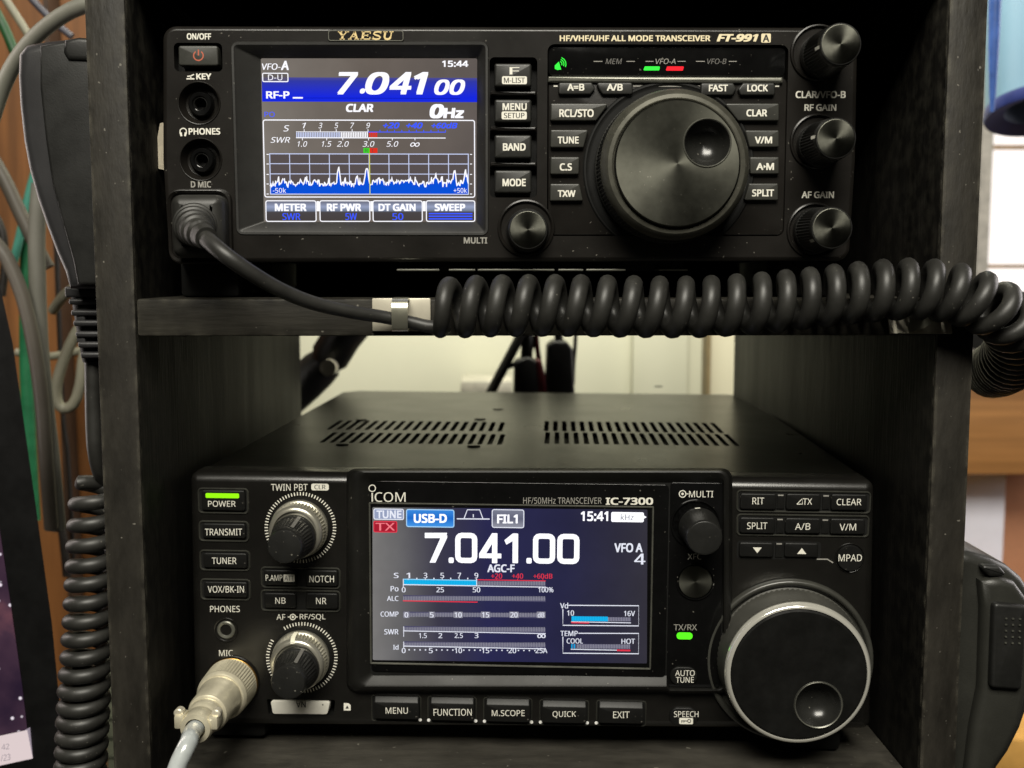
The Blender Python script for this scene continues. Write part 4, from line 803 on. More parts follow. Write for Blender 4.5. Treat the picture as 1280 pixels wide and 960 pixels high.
# double knobs: satin silver ring and black inner knob
for cu, cv, su, sv, du, dv, fu, fv, ptr in ((375.5, 659.5, 367.5, 668.5, 366, 671, 355.3, 683.3, None), (377.3, 822, 370, 833, 369.5, 836.5, 359.7, 853.6, 97)):
    m = MB(); c = f.loc(cu, cv); k = f.k(cu, cv); r = 35.6*k
    m.lathe(c, [(r*1.07, 0.03), (r*1.06, .35), (r*1.0, .3)], VOID)
    pr = [(r*.985, 0.2), (r, .8), (r*1.0, 2.4), (r*.985, 3.0)] + [(r*(.975-.05*i/6), 3.2+3.8*i/6, .0006) for i in range(7)] + [(r*.93, 7.2), (r*.90, 8.2), (r*.84, 8.8), (r*.76, 8.9), (r*.74, 8.0), (0, 8.0)]
    m.lathe(c, pr, SILV, 100)
    if ptr:
        a = math.radians(ptr); dx, dz = math.cos(a), math.sin(a); P = []
        for rr, h in ((r*1.005, 2.5), (r*.97, 7.2), (r*.915, 8.3), (r*.80, 9.0)):
            for s_ in (-1, 1): P.append((c[0]+dx*rr-dz*.0008*s_, -h*MM, c[1]+dz*rr+dx*.0008*s_))
        m.add(P, [(0, 1, 3, 2), (2, 3, 5, 4), (4, 5, 7, 6)], pbr('ivory_line', (0.8, 0.77, 0.62), 0.4))
    kb = m.build('double_knob', R2)
    H = 23.0; c2 = f.loc(fu, fv, H); k2 = f.k(fu, fv, H); r2 = 21.4*k2; rb = 27.6*f.k(du, dv, 10)
    m = MB(); m.lathe(c2, [(rb*.95, 8.2), (rb, 9.0), (rb, 11.0), (rb*.97, 11.6)] + [((rb*.96)+(r2*1.06-rb*.96)*i/8, 11.8+8.5*i/8, .00025) for i in range(9)] + [(r2*1.04, 20.8), (r2*1.02, 22.2), (r2*.96, 22.9), (r2*.88, 23.0), (0, 22.95)], KNOB, 72)
    a = math.radians(72); dx, dz = math.cos(a), math.sin(a); P = []
    for rr, h in ((rb*1.0, 10.2), (rb*.985, 12), (r2*1.07, 20)):
        for s_ in (-1, 1): P.append((c2[0]+dx*(rr+.00008)-dz*.0006*s_, -h*MM, c2[1]+dz*(rr+.00008)+dx*.0006*s_))
    m.add(P, [(0, 1, 3, 2), (2, 3, 5, 4)], INKD); m.build('inner_knob', kb)
# multi knob and XFC button
MK = knob('multi_knob', 869.6, 655, 26.5, 880.6, 672.3, 22.4, 17, R2, KNOB, KNOB, 40, None, 0.00025, 96)
m = MB(); c = f.loc(869.6, 655, 2.4); k = f.k(869.6, 655, 2.4); m.lathe(c, [(31.5*k, 2.2), (31*k, 3.0), (29.8*k, 3.1), (28.6*k, 2.7), (28*k, 2.3), (0, 2.3)], GLOSS); m.build('knob_ring', R2)
m = MB(); c = f.loc(869, 727, 2.6); k = f.k(869, 727, 2.6); m.lathe(c, [(24*k, 2.2), (23.6*k, 2.9), (22.6*k, 3.0), (21.8*k, 2.5), (21.6*k, 2.2)], GLOSS); kb = m.build('knob_ring', R2)
m = MB(); m.lathe(c, [(21.2*k, 2.2), (21*k, 2.9), (20.4*k, 3.1), (0, 3.1)], SPUN2, 64); m.build('round_button', R2, smooth=50, label='round spun metal button marked XFC')
# main dial
DH = 17.0; cf = f.loc(998.5, 843.7, DH); k = f.k(998.5, 843.7, DH); r = 91.2*k
m = MB(); k0 = f.k(986, 824, 1); c0 = f.loc(986.5, 825.5, 1); m.lathe(c0, [(105*k0, 0), (104.6*k0, 1.6), (103*k0, 2.3), (100.5*k0, 2.4), (98*k0, 1.8), (96.5*k0, 0.1), (0, 0.05)], pbr('dial_collar', (0.04, 0.04, 0.034), 0.33, coat=0.2), 128); m.build('dial_collar', R2, smooth=50)
m = MB(); R = []; n = 170
prof = [(r*1.045, .3, 0), (r*1.05, 1.2, 0)] + [(r*(1.045-.03*i/12), 1.6+11.6*i/12, 1) for i in range(13)] + [(r*1.012, 13.6, 0), (r*1.005, 14.2, 0)]
for j, (rr, h, kn) in enumerate(prof): R.append([(cf[0]+(rr-(.0006 if kn and (i+j) % 2 else 0))*math.cos(2*PI*i/n), -h*MM, cf[1]+(rr-(.0006 if kn and (i+j) % 2 else 0))*math.sin(2*PI*i/n)) for i in range(n)])
m.rings(R, pbr('grip_rubber', (0.058, 0.057, 0.049), 0.5, bump=0.1, dust=0.25)); dial = m.build('tuning_dial', R2, smooth=30)
m = MB(); m.lathe(cf, [(r*1.0, 13.9), (r*1.012, 14.4), (r*1.01, 15.2), (r*.988, 16.4), (r*.966, 17.0), (r*.94, 17.0), (r*.935, 16.6)], CHROME, 160); m.build('chrome_ring', dial, smooth=60)
dc = f.loc(1022.8, 881, DH); rD = 29.5*k; n = 96
circ = [(cf[0]+r*.937*math.cos(2*PI*i/n), cf[1]+r*.937*math.sin(2*PI*i/n)) for i in range(n)]; dci = [(dc[0]+rD*math.cos(2*PI*i/48), dc[1]+rD*math.sin(2*PI*i/48)) for i in range(48)]
FACE = pbr('dial_face_black', (0.007, 0.007, 0.0065), 0.30, rvar=0.25, dust=0.0)
m = MB(); m.loft([(circ, 16.0), (inset(circ, .0002), 16.9), (inset(circ, .0009), 17.15)], FACE); m.holed(inset(circ, .0009), [dci], 17.15, FACE); m.build('dial_face', dial, smooth=30)
m = MB(); m.lathe(dc, [(rD*1.06, 17.17), (rD*1.03, 17.5), (rD*.98, 17.45), (rD*.94, 16.8), (rD*.82, 14.6), (rD*.62, 12.9), (rD*.3, 11.9), (0, 11.6)], DIMP, 64); m.lathe(dc, [(rD*1.05, 17.3), (rD*1.01, 17.6), (rD*.97, 17.4)], TRIM, 64); m.build('finger_dimple', dial, smooth=60)
# feet
for u in (300, 1010):
    x, z = f.loc(u, 930, -10); m = MB(); zz = (zfl - f.O.z); m.box(x-.011, x+.011, 0.006, 0.028, zz+.0012, QZ0+.002, VOID, .002); m.build('foot', R2)
# memory card held in its slot
CARD = pbr('card_label', (0.72, 0.70, 0.62), 0.45, var=0.05)
m = MB(); q = f.poly([(338, 876), (341, 892.5), (409, 893), (412.5, 877.5)], 0.8, 3); m.prism(q, -9, 0.8, CARD, .15)
m.text(f, 'NA', 370, 382, 876.8, 884.2, 0.85, INKK, 0.02, 0, True); m.disc(f.loc(403.5, 881, .85), .9*f.k(403, 881), .85, INKK, 10)
card = m.build('memory_card', None); card.matrix_world = Matrix.Translation(f.O) @ f.M.to_4x4() @ Matrix.Translation(Vector(card['_c']))
tag(card, 'white memory card sticking out of the slot low on the lower radio', 'memory card')

# ------------------------------------------------------------------ plug and coiled cord of the upper radio
base = W(246, 284, 0.36)
T = wthing('coiled_microphone_cord', 'thick black coiled cord plugged into the upper radio and strung along the shelf edge', 'cord', base)
f = FR; m = MB(); q = f.rect(214.5, 243, 281, 322.5, 7, 12, 6)
R = [[(x, -0.4*MM, z) for x, z in q]]
for k_ in range(0, 7):
    a = k_/6*PI/2; qq = inset(q, 4.2*MM*(1-math.cos(a))); R.append([(x, -(5+4.0*math.sin(a))*MM, z) for x, z in qq])
m2 = MB(); m2.rings([[f.world(*p) for p in r] for r in R], CORD, True, True, True)
m2.build('plug', T)
# ribbed boot bending out of the plug
bp = wpath([(244, 281, .3560), (243, 283, .350), (244, 286, .344), (249, 291, .337), (258, 298, .331)], .0004)
n = len(bp); rad = []
for i in range(n):
    s_ = i/(n-1); base_r = 0.0066-0.0032*s_; rad.append(base_r*(1+ (0.0 if s_ > .86 else 0.075*(1 if math.sin(s_*2*PI*5.5) > 0 else -1))))
m = MB(); m.tube(bp, rad, CORD, 28); m.build('strain_relief', T, smooth=50)
sp = wpath([(251, 293, .336), (262, 302, .329), (282, 319, .325), (312, 340, .327), (350, 362, .332), (392, 379, .338), (440, 390, .344), (478, 396, .3485), (510, 402, .3505), (535, 408, .3505), (556, 409, .3495)], .002)
n = len(sp); rad = [0.0026 + (0.0021-0.0026)*min(1, i/(n*.6)) for i in range(n)]
tail = sp
cx = [(546, 386, .346), (600, 383, .3455), (700, 382, .345), (850, 384, .345), (930, 380.5, .345), (1000, 374, .345), (1060, 367, .345), (1116, 362, .345), (1150, 361.5, .345), (1184, 365, .345), (1215, 373, .3445), (1244, 387, .3455), (1262, 402, .351), (1270, 418, .362), (1270, 432, .374), (1266, 444, .388), (1260, 453, .404), (1250, 460, .424), (1240, 464, .45)]
ax = wpath(cx, .003)
def pit(s_): return 0.0079+0.0004*math.sin(s_*9) if s_ < .62 else (0.0074 if s_ < .72 else 0.0065)
coil = helix(ax, lambda s_: 0.0071 if s_ < .74 else 0.0071+0.0014*min(1, (s_-.74)/.06), pit, -1, -1.9, 22, 0.022)
# swing from the straight run into the first turn, then on as one cord
j = [sp[-1], sp[-1].lerp(coil[3], .45)+Vector((0.002, -.0006, -.0012))]
m = MB(); m.tube(sp, rad, CORD, 16); m.build('straight_cord', T, smooth=60)
blend = catmull([sp[-2], sp[-1], coil[2], coil[4]], .001)
pts = [p for p in blend] + coil[5:]
rr = [0.0021+(0.00285-0.0021)*min(1, i/20) for i in range(len(pts))]
m = MB(); m.tube(pts, rr, CORD, 14); m.build('coil', T, smooth=60)

# ------------------------------------------------------------------ cord clips on the shelf edge
def clip_plate(u0, v0, u1, v1, th=.0006):
    a = W(u0, v0, YF); b = W(u1, v1, YF); return a.x, b.x, b.z, a.z
x0, x1, z0, z1 = clip_plate(465, 374, 538.5, 414)
K = wthing('cord_clip', 'shiny nickel cord clip gripping the straight part of the cord on the shelf edge', 'cord clip', (x0, YF, z0), 'metal cord clips on the shelf edge')
m = MB(); m.box(x0, x1, YF-.0003, YF+.0007, z0, z1+.0003, NICK, .0003); m.build('plate', K)
m = MB(); a = W(489, 374, .3455); b = W(509.5, 414, .3455); prof = [(.3552, b.z-.0002), (.3475, b.z-.0003), (.3462, b.z+.001), (.3458, a.z-.003), (.3464, a.z-.001), (.3485, a.z+.0002), (.3556, a.z+.0004)]
t_ = .0006; NB = pbr('nickel_tongue', (0.66, 0.65, 0.52), 0.28, metal=0.9, var=0.06)
L = [[(x, y, z) for y, z in prof] for x in (a.x, b.x)]; Li = [[(x, y+(t_ if 0 < i < 6 else 0), z+(t_ if i < 2 else (-t_ if i > 4 else 0))) for i, (y, z) in enumerate(prof)] for x in (a.x, b.x)]
n = len(prof); V = L[0]+L[1]+Li[0]+Li[1]; F = []
for i in range(n-1): F += [(i, i+1, n+i+1, n+i), (2*n+i, 3*n+i, 3*n+i+1, 2*n+i+1), (i, 2*n+i, 2*n+i+1, i+1), (n+i, n+i+1, 3*n+i+1, 3*n+i)]
m.add(V, F, NB); m.build('tongue', K, smooth=50)
x0, x1, z0, z1 = clip_plate(1108, 394, 1184, 415.5)
K = wthing('cord_clip', 'nickel cord clip with a bent open tongue, half hidden under the coils at the right', 'cord clip', (x0, YF, z0), 'metal cord clips on the shelf edge')
m = MB(); m.rings([[(x, y, z) for x, y, z in ((x0, YF-.0042, z0), (x1, YF-.0042, z0), (x1, YF-.0006, z1+.002), (x0, YF-.0006, z1+.002))], [(x, y, z) for x, y, z in ((x0, YF-.0034, z0-.0003), (x1, YF-.0034, z0-.0003), (x1, YF+.0004, z1+.002), (x0, YF+.0004, z1+.002))]], NICK, True, True, True); m.build('plate', K)
m = MB(); tg_ = []
for u, v, Y in ((1136, 413.5, .3506), (1141, 414.5, .3495), (1150, 412, .348), (1160, 407, .347), (1172, 400, .3475), (1178, 397.5, .349)): tg_.append(W(u, v, Y))
up = [p+Vector((.0006, .0003, .0038)) for p in tg_]; V = tg_+up+[p+Vector((0, .0006, 0)) for p in tg_]+[p+Vector((0, .0006, 0)) for p in up]; n = 6; F = []
for i in range(n-1): F += [(i, i+1, n+i+1, n+i), (2*n+i, 3*n+i, 3*n+i+1, 2*n+i+1), (i, 2*n+i, 2*n+i+1, i+1), (n+i, n+i+1, 3*n+i+1, 3*n+i)]
m.add(V, F, NB); m.build('tongue', K, smooth=60)

# ------------------------------------------------------------------ pale plug in the lower radio's microphone socket
f = FR2; c = f.loc(290.5, 853); TANM = pbr('warm_nickel', (0.66, 0.61, 0.46), 0.33, metal=0.45, var=0.12, scale=200, bump=0.08, bscale=1500)
P = thing('microphone_plug', 'cream metal plug with knurled ring and pale cord in the lower radio', 'plug', f.world(c[0], 0, c[1]), f.rot); P['_c'] = (c[0], 0, c[1])
k = f.k(290, 851); m = MB(); m.lathe(c, [(34.2*k, .03), (34*k, .8), (33.4*k, 1.1), (32.8*k, .9), (32.5*k, .2)], PANEL2); m.lathe(c, [(32*k, 0.1), (31.6*k, .9), (31*k, 1.0), (30.5*k, 0.5)], pbr('brass_thread', (0.45, 0.25, 0.06), 0.3, metal=0.8)); m.build('socket_nut', P)
r = 32.0*k; m = MB(); m.lathe(c, [(r*.93, .6), (r*.97, 1.2), (r, 1.8)] + [(r*(1-.004*i), 2.0+1.0*i, .00028) for i in range(11)] + [(r*.95, 12.6), (r*.90, 13.6), (r*.86, 14.0), (r*.76, 14.2), (0, 14.2)], TANM, 110); m.build('coupling_ring', P, smooth=30)
m = MB(); m.lathe(c, [(r*.80, 14.0), (r*.82, 15.5), (r*.78, 17.5), (r*.75, 20), (r*.74, 27.5), (r*.70, 28.6), (r*.58, 29.2), (0, 29.2)], TANM, 72)
dx, dz = 0, 1
m.build('body', P, smooth=40)
m = MB(); m.lathe(c, [(r*.60, 29.0), (r*.62, 30), (r*.61, 33), (r*.56, 33.6), (r*.52, 34.4), (r*.56, 35), (r*.57, 40), (r*.52, 41), (r*.36, 41.2), (r*.36, 38), (0, 38)], TANM, 60)
for s_ in (-1, 1): m.box(c[0]+s_*r*.60-.0016, c[0]+s_*r*.60+.0016, -.0405, -.0345, c[1]-.0005, c[1]+.004, TANM, .0006)
m.build('cable_clamp', P, smooth=40)
for s_ in (-1, 1):
    m = MB(); cc = (c[0]+s_*r*.66, c[1]+.0042); m.lathe((cc[0], cc[1]), [(.0014, 36.2), (.0016, 36.4), (.0016, 38.8), (.0012, 39.2), (0, 39.2)], NICK, 20); m.build('screw', P)
pc = [f.world(c[0], -.037, c[1]), f.world(c[0], -.045, c[1]), W(236, 928, .336), W(225, 950, .333), W(213, 985, .331), W(203, 1030, .332)]
pp = catmull(pc, .002); iv = lambda p: f.Mi @ (p - f.O)
m = MB(); m.tube([Vector(iv(p)) for p in pp], .0029, pbr('pale_grey_cord', (0.42, 0.45, 0.45), 0.25, var=0.2, scale=120, coat=0.6), 18); m.build('cord', P, smooth=60)

# ------------------------------------------------------------------ hand microphone hanging on the left side of the rack
MICB = pbr('microphone_plastic', (0.025, 0.0245, 0.0255), 0.42, bump=0.2, bscale=2500, scale=30)
MICD = pbr('microphone_dark_plastic', (0.0115, 0.0115, 0.0105), 0.45, bump=0.2, bscale=2500)
LM = wthing('hand_microphone', 'slim black hand microphone seen edge on, hanging left of the rack on its coiled cord', 'microphone', W(100, 360, .40))
def wp(pts, Y): 
    q = [(W(u, v, Y).x, W(u, v, Y).z) for u, v in pts]
    if sarea(q) < 0: q.reverse()
    return q
def wprism(b, q, y0, y1, mat, bev, seg=4):
    R = [[(x, y0, z) for x, z in inset(q, bev)], [(x, y0-bev, z) for x, z in q], [(x, y1+bev, z) for x, z in q]]
    for k_ in range(1, seg+1):
        a = k_/seg*PI/2; R.append([(x, y1+bev*(1-math.sin(a)), z) for x, z in inset(q, bev*(1-math.cos(a)))])
    b.rings(R, mat, True, True, True)
outl = [(20, 66), (19, 95), (21, 130), (26, 175), (33, 212), (43, 248), (55, 283), (67, 315), (78, 340), (84, 361), (137, 361), (141, 330), (141, 120), (136, 62), (124, 50), (95, 46), (60, 49), (30, 54)]
m = MB(); wprism(m, wp(outl, .376), .412, .376, MICB, .0036); m.build('body', LM, smooth=50)
face = [(51, 57), (51, 110), (58, 175), (66, 230), (80, 283), (92, 325), (98, 356), (136, 356), (138, 320), (138, 110), (130, 62), (118, 54), (85, 52)]
m = MB(); wprism(m, wp(face, .375), .379, .3738, MICD, .0012); m.build('front_cover', LM, smooth=50)
m = MB(); cap = [(53, 50), (52, 58), (84, 62), (84, 80), (108, 100), (136, 100), (136, 60), (122, 48), (95, 45)]
wprism(m, wp([(82, 50), (80, 66), (86, 76), (136, 78), (136, 62), (122, 49), (100, 47)], .374), .380, .3725, MICD, .0016); m.build('top_cap', LM, smooth=50)
# slotted strain relief
m = MB(); core = [W(u, v, .393) for u, v in ((110, 358), (111, 380), (113, 410), (115, 440), (116, 452))]; m.tube(core, [.0062, .0055, .0047, .0038, .0034], VOID, 20)
for i, (v, w0) in enumerate(((365, 29), (377, 25.5), (391, 24), (404, 22.5), (418, 21), (431, 19.5), (444, 17.5))):
    cu = 109.5+i*1.35; hw = w0; hh = 3.9 if i else 7
    q = wp([(cu-hw, v-hh), (cu-hw+.8, v+hh), (cu+hw, v+hh), (cu+hw, v-hh)], .386); wprism(m, rpoly(q, .0008, 3), .400, .3855, MICB, .0009, 3)
for v in (371, 397.5, 424.5):
    q = wp([(96, v-3.5), (96, v+3.5), (107, v+3.5), (107, v-3.5)], .387); wprism(m, q, .399, .3865, MICB, .0005, 2)
m.build('strain_relief', LM, smooth=40)
sp2 = wpath([(116, 446, .393), (116.5, 480, .393), (117, 520, .393), (119, 560, .393), (124, 585, .395), (130, 598, .399), (138, 603, .402)], .003)
m = MB(); m.tube(sp2, .0029, CORD, 16); m.build('straight_cord', LM, smooth=60)
ax = wpath([(122, 601, .394), (118, 640, .393), (115, 700, .392), (112, 760, .391), (107, 840, .390), (103, 910, .390), (100, 985, .390)], .003)
co = helix(ax, lambda s_: .0066 if s_ < .6 else .0068, lambda s_: .0079-.0022*min(1, s_*1.25), 1, 2.2, 22, 0.03, Vector((1, 0, 0)))
pts = catmull([sp2[-2], sp2[-1], co[4], co[6]], .001)+co[7:]
m = MB(); m.tube(pts, .0027, CORD, 14); m.build('coil', LM, smooth=60)

# ------------------------------------------------------------------ second hand microphone on the right side
RM = wthing('hand_microphone', 'chunky black hand microphone with a ribbed side button right of the rack', 'microphone', W(1240, 900, .40))
GRIP = pbr('grip_plastic', (0.024, 0.024, 0.020), 0.42, bump=0.3, bscale=1800, scale=30)
body = [(1186, 690), (1186, 1000), (1236, 1000), (1250, 962), (1264, 942), (1279, 912), (1290, 880), (1298, 835), (1300, 780), (1294, 745), (1280, 723), (1262, 708), (1240, 698), (1214, 691)]
m = MB(); wprism(m, wp(body, .380), .425, .380, GRIP, .004, 5); m.build('body', RM, smooth=55)
facep = [(1226, 726), (1229, 760), (1226, 860), (1216, 910), (1210, 960), (1206, 1000), (1232, 1000), (1246, 958), (1262, 936), (1276, 905), (1284, 870), (1290, 830), (1292, 780), (1286, 750), (1270, 728), (1250, 722)]
m = MB(); wprism(m, wp(facep, .376), .386, .3755, GRIP, .003, 4); m.build('side_cover', RM, smooth=55)
m = MB(); wprism(m, rpoly(wp([(1240, 752), (1236, 858), (1275, 861), (1282, 756)], .3745), .0014, 4), .380, .3728, MICD, .0012, 3)
for i in range(3):
    for j in range(5):
        a = W(1257.5+i*8.6-j*.2, 773+j*7.6+i*.3, .3727); b = MB(); b.box(a.x-.00035, a.x+.00035, .3723, .3732, a.z-.00022, a.z+.00022, TRIM); m.add(b.v, b.f, TRIM)
m.build('talk_button', RM)
m = MB(); wprism(m, rpoly(wp([(1222, 706), (1238, 721), (1262, 721), (1250, 708)], .3765), .001, 3), .392, .3765, MICD, .0012, 3); m.build('top_button', RM)

# ------------------------------------------------------------------ monitor at the lower left
mo = Matrix.Rotation(math.radians(0), 3, 'Z'); YM = .46
MN = wthing('monitor', 'black bezelled computer monitor showing a purple starry wallpaper at the lower left', 'monitor', W(30, 950, YM))
def tilt(u, v, dY=0.0): return W(u, v, YM + (v-660)*-0.00005 + dY)
def panel(pts, y0, y1, mat, b, bev=0.0):
    F_ = [tilt(u, v, y1) for u, v in pts]; B_ = [tilt(u, v, y0) for u, v in pts]; b.rings([B_, F_], mat, True, True, True)
m = MB(); panel([(-60, 300), (-6, 330), (16, 430), (43, 620), (65, 780), (77, 905), (80, 975), (60, 1010), (-60, 1010)], .02, .0006, pbr('monitor_bezel', (0.0035, 0.0035, 0.0035), 0.4, bump=0.05, spec=0.2), m); m.build('bezel', MN)
m = MB(); WALLP = bpy.data.materials.new('starry_wallpaper'); WALLP.use_nodes = True; nt = WALLP.node_tree; N = nt.nodes; Lk = nt.links; N.remove(N['Principled BSDF'])
e = N.new('ShaderNodeEmission'); Lk.new(e.outputs[0], N['Material Output'].inputs[0]); tc = N.new('ShaderNodeTexCoord'); nz = N.new('ShaderNodeTexNoise'); nz.inputs['Scale'].default_value = 26; nz.inputs['Detail'].default_value = 5
Lk.new(tc.outputs['Object'], nz.inputs['Vector']); cr = N.new('ShaderNodeValToRGB'); els = cr.color_ramp.elements; els[0].position = .33; els[0].color = lin((38, 27, 44)); els[1].position = .68; els[1].color = lin((130, 82, 88)); x_ = els.new(.52); x_.color = lin((68, 48, 62)); Lk.new(nz.outputs['Fac'], cr.inputs[0])
vo = N.new('ShaderNodeTexVoronoi'); vo.inputs['Scale'].default_value = 210; Lk.new(tc.outputs['Object'], vo.inputs['Vector']); mr = N.new('ShaderNodeMapRange'); mr.inputs[1].default_value = .10; mr.inputs[2].default_value = .19; mr.inputs[3].default_value = 1; mr.inputs[4].default_value = 0; Lk.new(vo.outputs['Distance'], mr.inputs[0])
mx = N.new('ShaderNodeMixRGB'); mx.inputs[2].default_value = lin((235, 225, 235)); Lk.new(mr.outputs[0], mx.inputs[0]); Lk.new(cr.outputs[0], mx.inputs[1]); Lk.new(mx.outputs[0], e.inputs[0])
V = [tilt(u, v) for u, v in ((-50, 560), (-14, 560), (0, 665), (14, 760), (28, 860), (34, 912), (-50, 930))]; m.add(V, [tuple(range(7))], WALLP); sc_ = m.build('screen', MN)
m = MB(); V = [tilt(u, v, -.0003) for u, v in ((-50, 930.5), (34, 912.5), (41, 948), (-50, 968))]; m.add(V, [(0, 1, 2, 3)], emit('taskbar', (222, 205, 205)))
def ptext(t, u0, u1, v0, v1):
    V0, F0 = glyphs(t, 0, 0); xs = [p[0] for p in V0]; ys = [p[1] for p in V0]; a0, a1, b0, b1 = min(xs), max(xs), min(ys), max(ys)
    m.add([tilt(u0+(u1-u0)*(x-a0)/(a1-a0), v1+(v0-v1)*(y-b0)/(b1-b0)-(u0+(u1-u0)*(x-a0)/(a1-a0))*.15, -.0006) for x, y in V0], F0, emit('taskbar_text', (150, 138, 145)))
ptext('42', 2, 11.5, 931, 938); ptext('/23', 1, 13, 944, 952); m.build('taskbar', sc_)
m = MB(); V = [tilt(u, v, -.0002) for u, v in ((30.5, 913), (37.5, 909), (41, 948), (34.5, 950))]; m.add(V, [(0, 1, 2, 3)], emit('edge_strip', (150, 138, 150))); m.build('scroll_strip', sc_)

# ------------------------------------------------------------------ loose cables on the left
def cable(name, label, pts, r, mat, step=.004, grp='loose cables in front of the wooden wall'):
    m = MB(); m.tube(wpath(pts, step), r, mat, 14); o = m.build(name, None, smooth=60); tag(o, label, 'cable', grp); return o
GY = pbr('grey_cable_sheath', (0.13, 0.13, 0.105), 0.5, var=0.1, scale=40); GB = pbr('brown_grey_sheath', (0.08, 0.07, 0.056), 0.5, var=0.1, scale=40); GL = pbr('light_grey_sheath', (0.14, 0.137, 0.115), 0.5, var=0.1, scale=40)
CRM = pbr('cream_sheath', (0.24, 0.23, 0.17), 0.5, var=0.1); GRE = pbr('green_sheath', (0.012, 0.07, 0.02), 0.5); TEAL = pbr('teal_ribbon', (0.06, 0.25, 0.19), 0.5); EMER = pbr('emerald_ribbon', (0.015, 0.15, 0.06), 0.5); NAVY = pbr('slate_sheath', (0.06, 0.06, 0.08), 0.5); BLK = pbr('thin_black_sheath', (0.015, 0.012, 0.01), 0.5)
cable('grey_cable', 'thick grey cable arching over the top of the hanging hand microphone', [(140, 2, .47), (104, 7, .47), (75, 21, .472), (45, 45, .475), (20, 76, .478), (2, 112, .48), (-14, 160, .48)], .0034, GY)
cable('grey_cable', 'straight light grey cable running down between the monitor and the microphone', [(50, 230, .56), (46, 290, .56), (47, 360, .56), (50, 430, .56), (57, 510, .56), (63, 560, .56), (66, 592, .56), (72, 660, .57)], .0042, GL)
cable('grey_cable', 'brown grey cable slanting down from the left edge behind the monitor', [(-10, 300, .55), (8, 322, .55), (28, 370, .55), (42, 430, .55), (52, 500, .55), (58, 580, .55), (64, 660, .56)], .0036, GB)
cable('grey_cable', 'brown grey cable crossing from the left edge toward the microphone cord', [(-14, 190, .58), (6, 225, .58), (26, 268, .58), (44, 305, .58), (60, 335, .58)], .0036, GB)
cable('white_cable', 'cream white cable hanging in a narrow loop beside the strain relief', [(118, 350, .60), (84, 366, .60), (66, 388, .61)], .0028, CRM)
cable('white_cable', 'long cream white cable forming a narrow U loop left of the microphone cord', [(110, 395, .60), (93, 420, .60), (79, 452, .60), (71, 480, .60), (71, 500, .60), (79, 511, .60), (92, 505, .60), (100, 482, .60), (104, 450, .60), (112, 420, .60)], .0030, CRM)
cable('white_cable', 'short cream cable lying level behind the grey cables', [(20, 440, .66), (50, 446, .66), (85, 442, .66), (120, 432, .66)], .0024, CRM)
cable('green_cable', 'dark green cable at the upper left corner', [(-10, 5, .60), (2, 28, .60), (10, 45, .60), (22, 75, .60)], .0026, GRE)
cable('white_cable', 'pale beige cable at the upper left corner behind the grey arch', [(2, -8, .62), (14, 10, .62), (27, 30, .62), (44, 58, .62)], .0022, CRM)
cable('blue_cable', 'slate blue cable behind the top of the microphone', [(30, -12, .64), (46, 6, .64), (66, 26, .64), (90, 46, .64)], .0020, NAVY)
cable('teal_cable', 'teal cable slanting behind the light grey cable', [(52, 190, .63), (38, 236, .63), (26, 290, .63), (14, 340, .63)], .0024, TEAL)
cable('green_cable', 'bright green cable upright beside the monitor edge', [(36, 250, .64), (34, 330, .64), (33, 430, .64), (34, 480, .64), (37, 560, .64), (42, 650, .64)], .0040, EMER)
cable('black_cable', 'thin black cable wandering down the orange wooden wall', [(74, 150, .68), (70, 260, .68), (72, 330, .68), (74, 400, .68), (79, 520, .68), (84, 560, .68), (88, 620, .68), (92, 700, .68)], .0014, BLK)
cable('black_cable', 'short black cable low on the wooden wall under the grey cables', [(64, 590, .66), (70, 625, .66), (78, 665, .66), (84, 720, .66)], .0026, BLK)
cable('black_cable', 'black cable at the left edge above the monitor', [(-6, 270, .60), (3, 290, .60), (6, 330, .60), (2, 370, .60)], .0022, BLK)
m = MB(); a = W(128, 830, .62); b = W(152, 1000, .62); m.box(a.x, b.x, .62, .65, b.z, a.z, pbr('sage_plastic', (0.22, 0.235, 0.165), 0.5), .002)
for i in range(6):
    c_ = W(128, 850+i*24, .619); m.box(a.x-.0002, b.x, .6185, .6202, c_.z-.0006, c_.z+.0006, pbr('sage_groove', (0.12, 0.13, 0.09), 0.6))
tag(m.build('grooved_block', None), 'pale green grooved block behind the lower coils at the left', 'block')

# ------------------------------------------------------------------ things hanging behind the lower radio
BKP = pbr('black_cable_plastic', (0.010, 0.010, 0.010), 0.45)
J = wthing('jointed_arm', 'black jointed arm reaching down behind the shelf at the left of the gap', 'arm', W(400, 480, .70))
m = MB(); m.tube([W(*p, .70) for p in ((446, 398), (428, 420), (412, 446), (405, 455))], [.0125, .0125, .0125, .009], BKP, 20); m.build('upper_link', J)
m = MB(); m.tube([W(*p, .705) for p in ((410, 452), (398, 462), (380, 480), (352, 506))], [.011, .0125, .0125, .012], BKP, 20); m.build('lower_link', J)
m = MB(); a = W(413, 458, .69); m.lathe((0, 0), [(0, 0), (.003, 0.5), (.005, 2), (.005, 22), (0, 22)], NICK, 20); m.v = [(x+a.x, y+a.y+.011, z+a.z) for x, y, z in m.v]; m.build('pivot_bolt', J)
m = MB(); m.tube([W(*p, .74) for p in ((660, 402), (640, 440), (622, 474), (606, 505))], .0034, pbr('strap_black', (0.03, 0.03, 0.027), 0.5), 12); tag(m.build('strap', None), 'straight black strap slanting behind the lower radio', 'strap')
def plug(name, label, pts, cords, mat, red=None):
    b = wthing(name, label, 'plug', W(*pts[0], .73)); m = MB(); q = wp(pts, .73)
    wprism(m, rpoly(q, .003, 3), .752, .73, mat, .002, 3); m.build('body', b)
    for c_ in cords: m = MB(); m.tube(wpath([(u, v, .742) for u, v in c_[0]]), c_[1], c_[2], 12); m.build('cord', b)
    return b
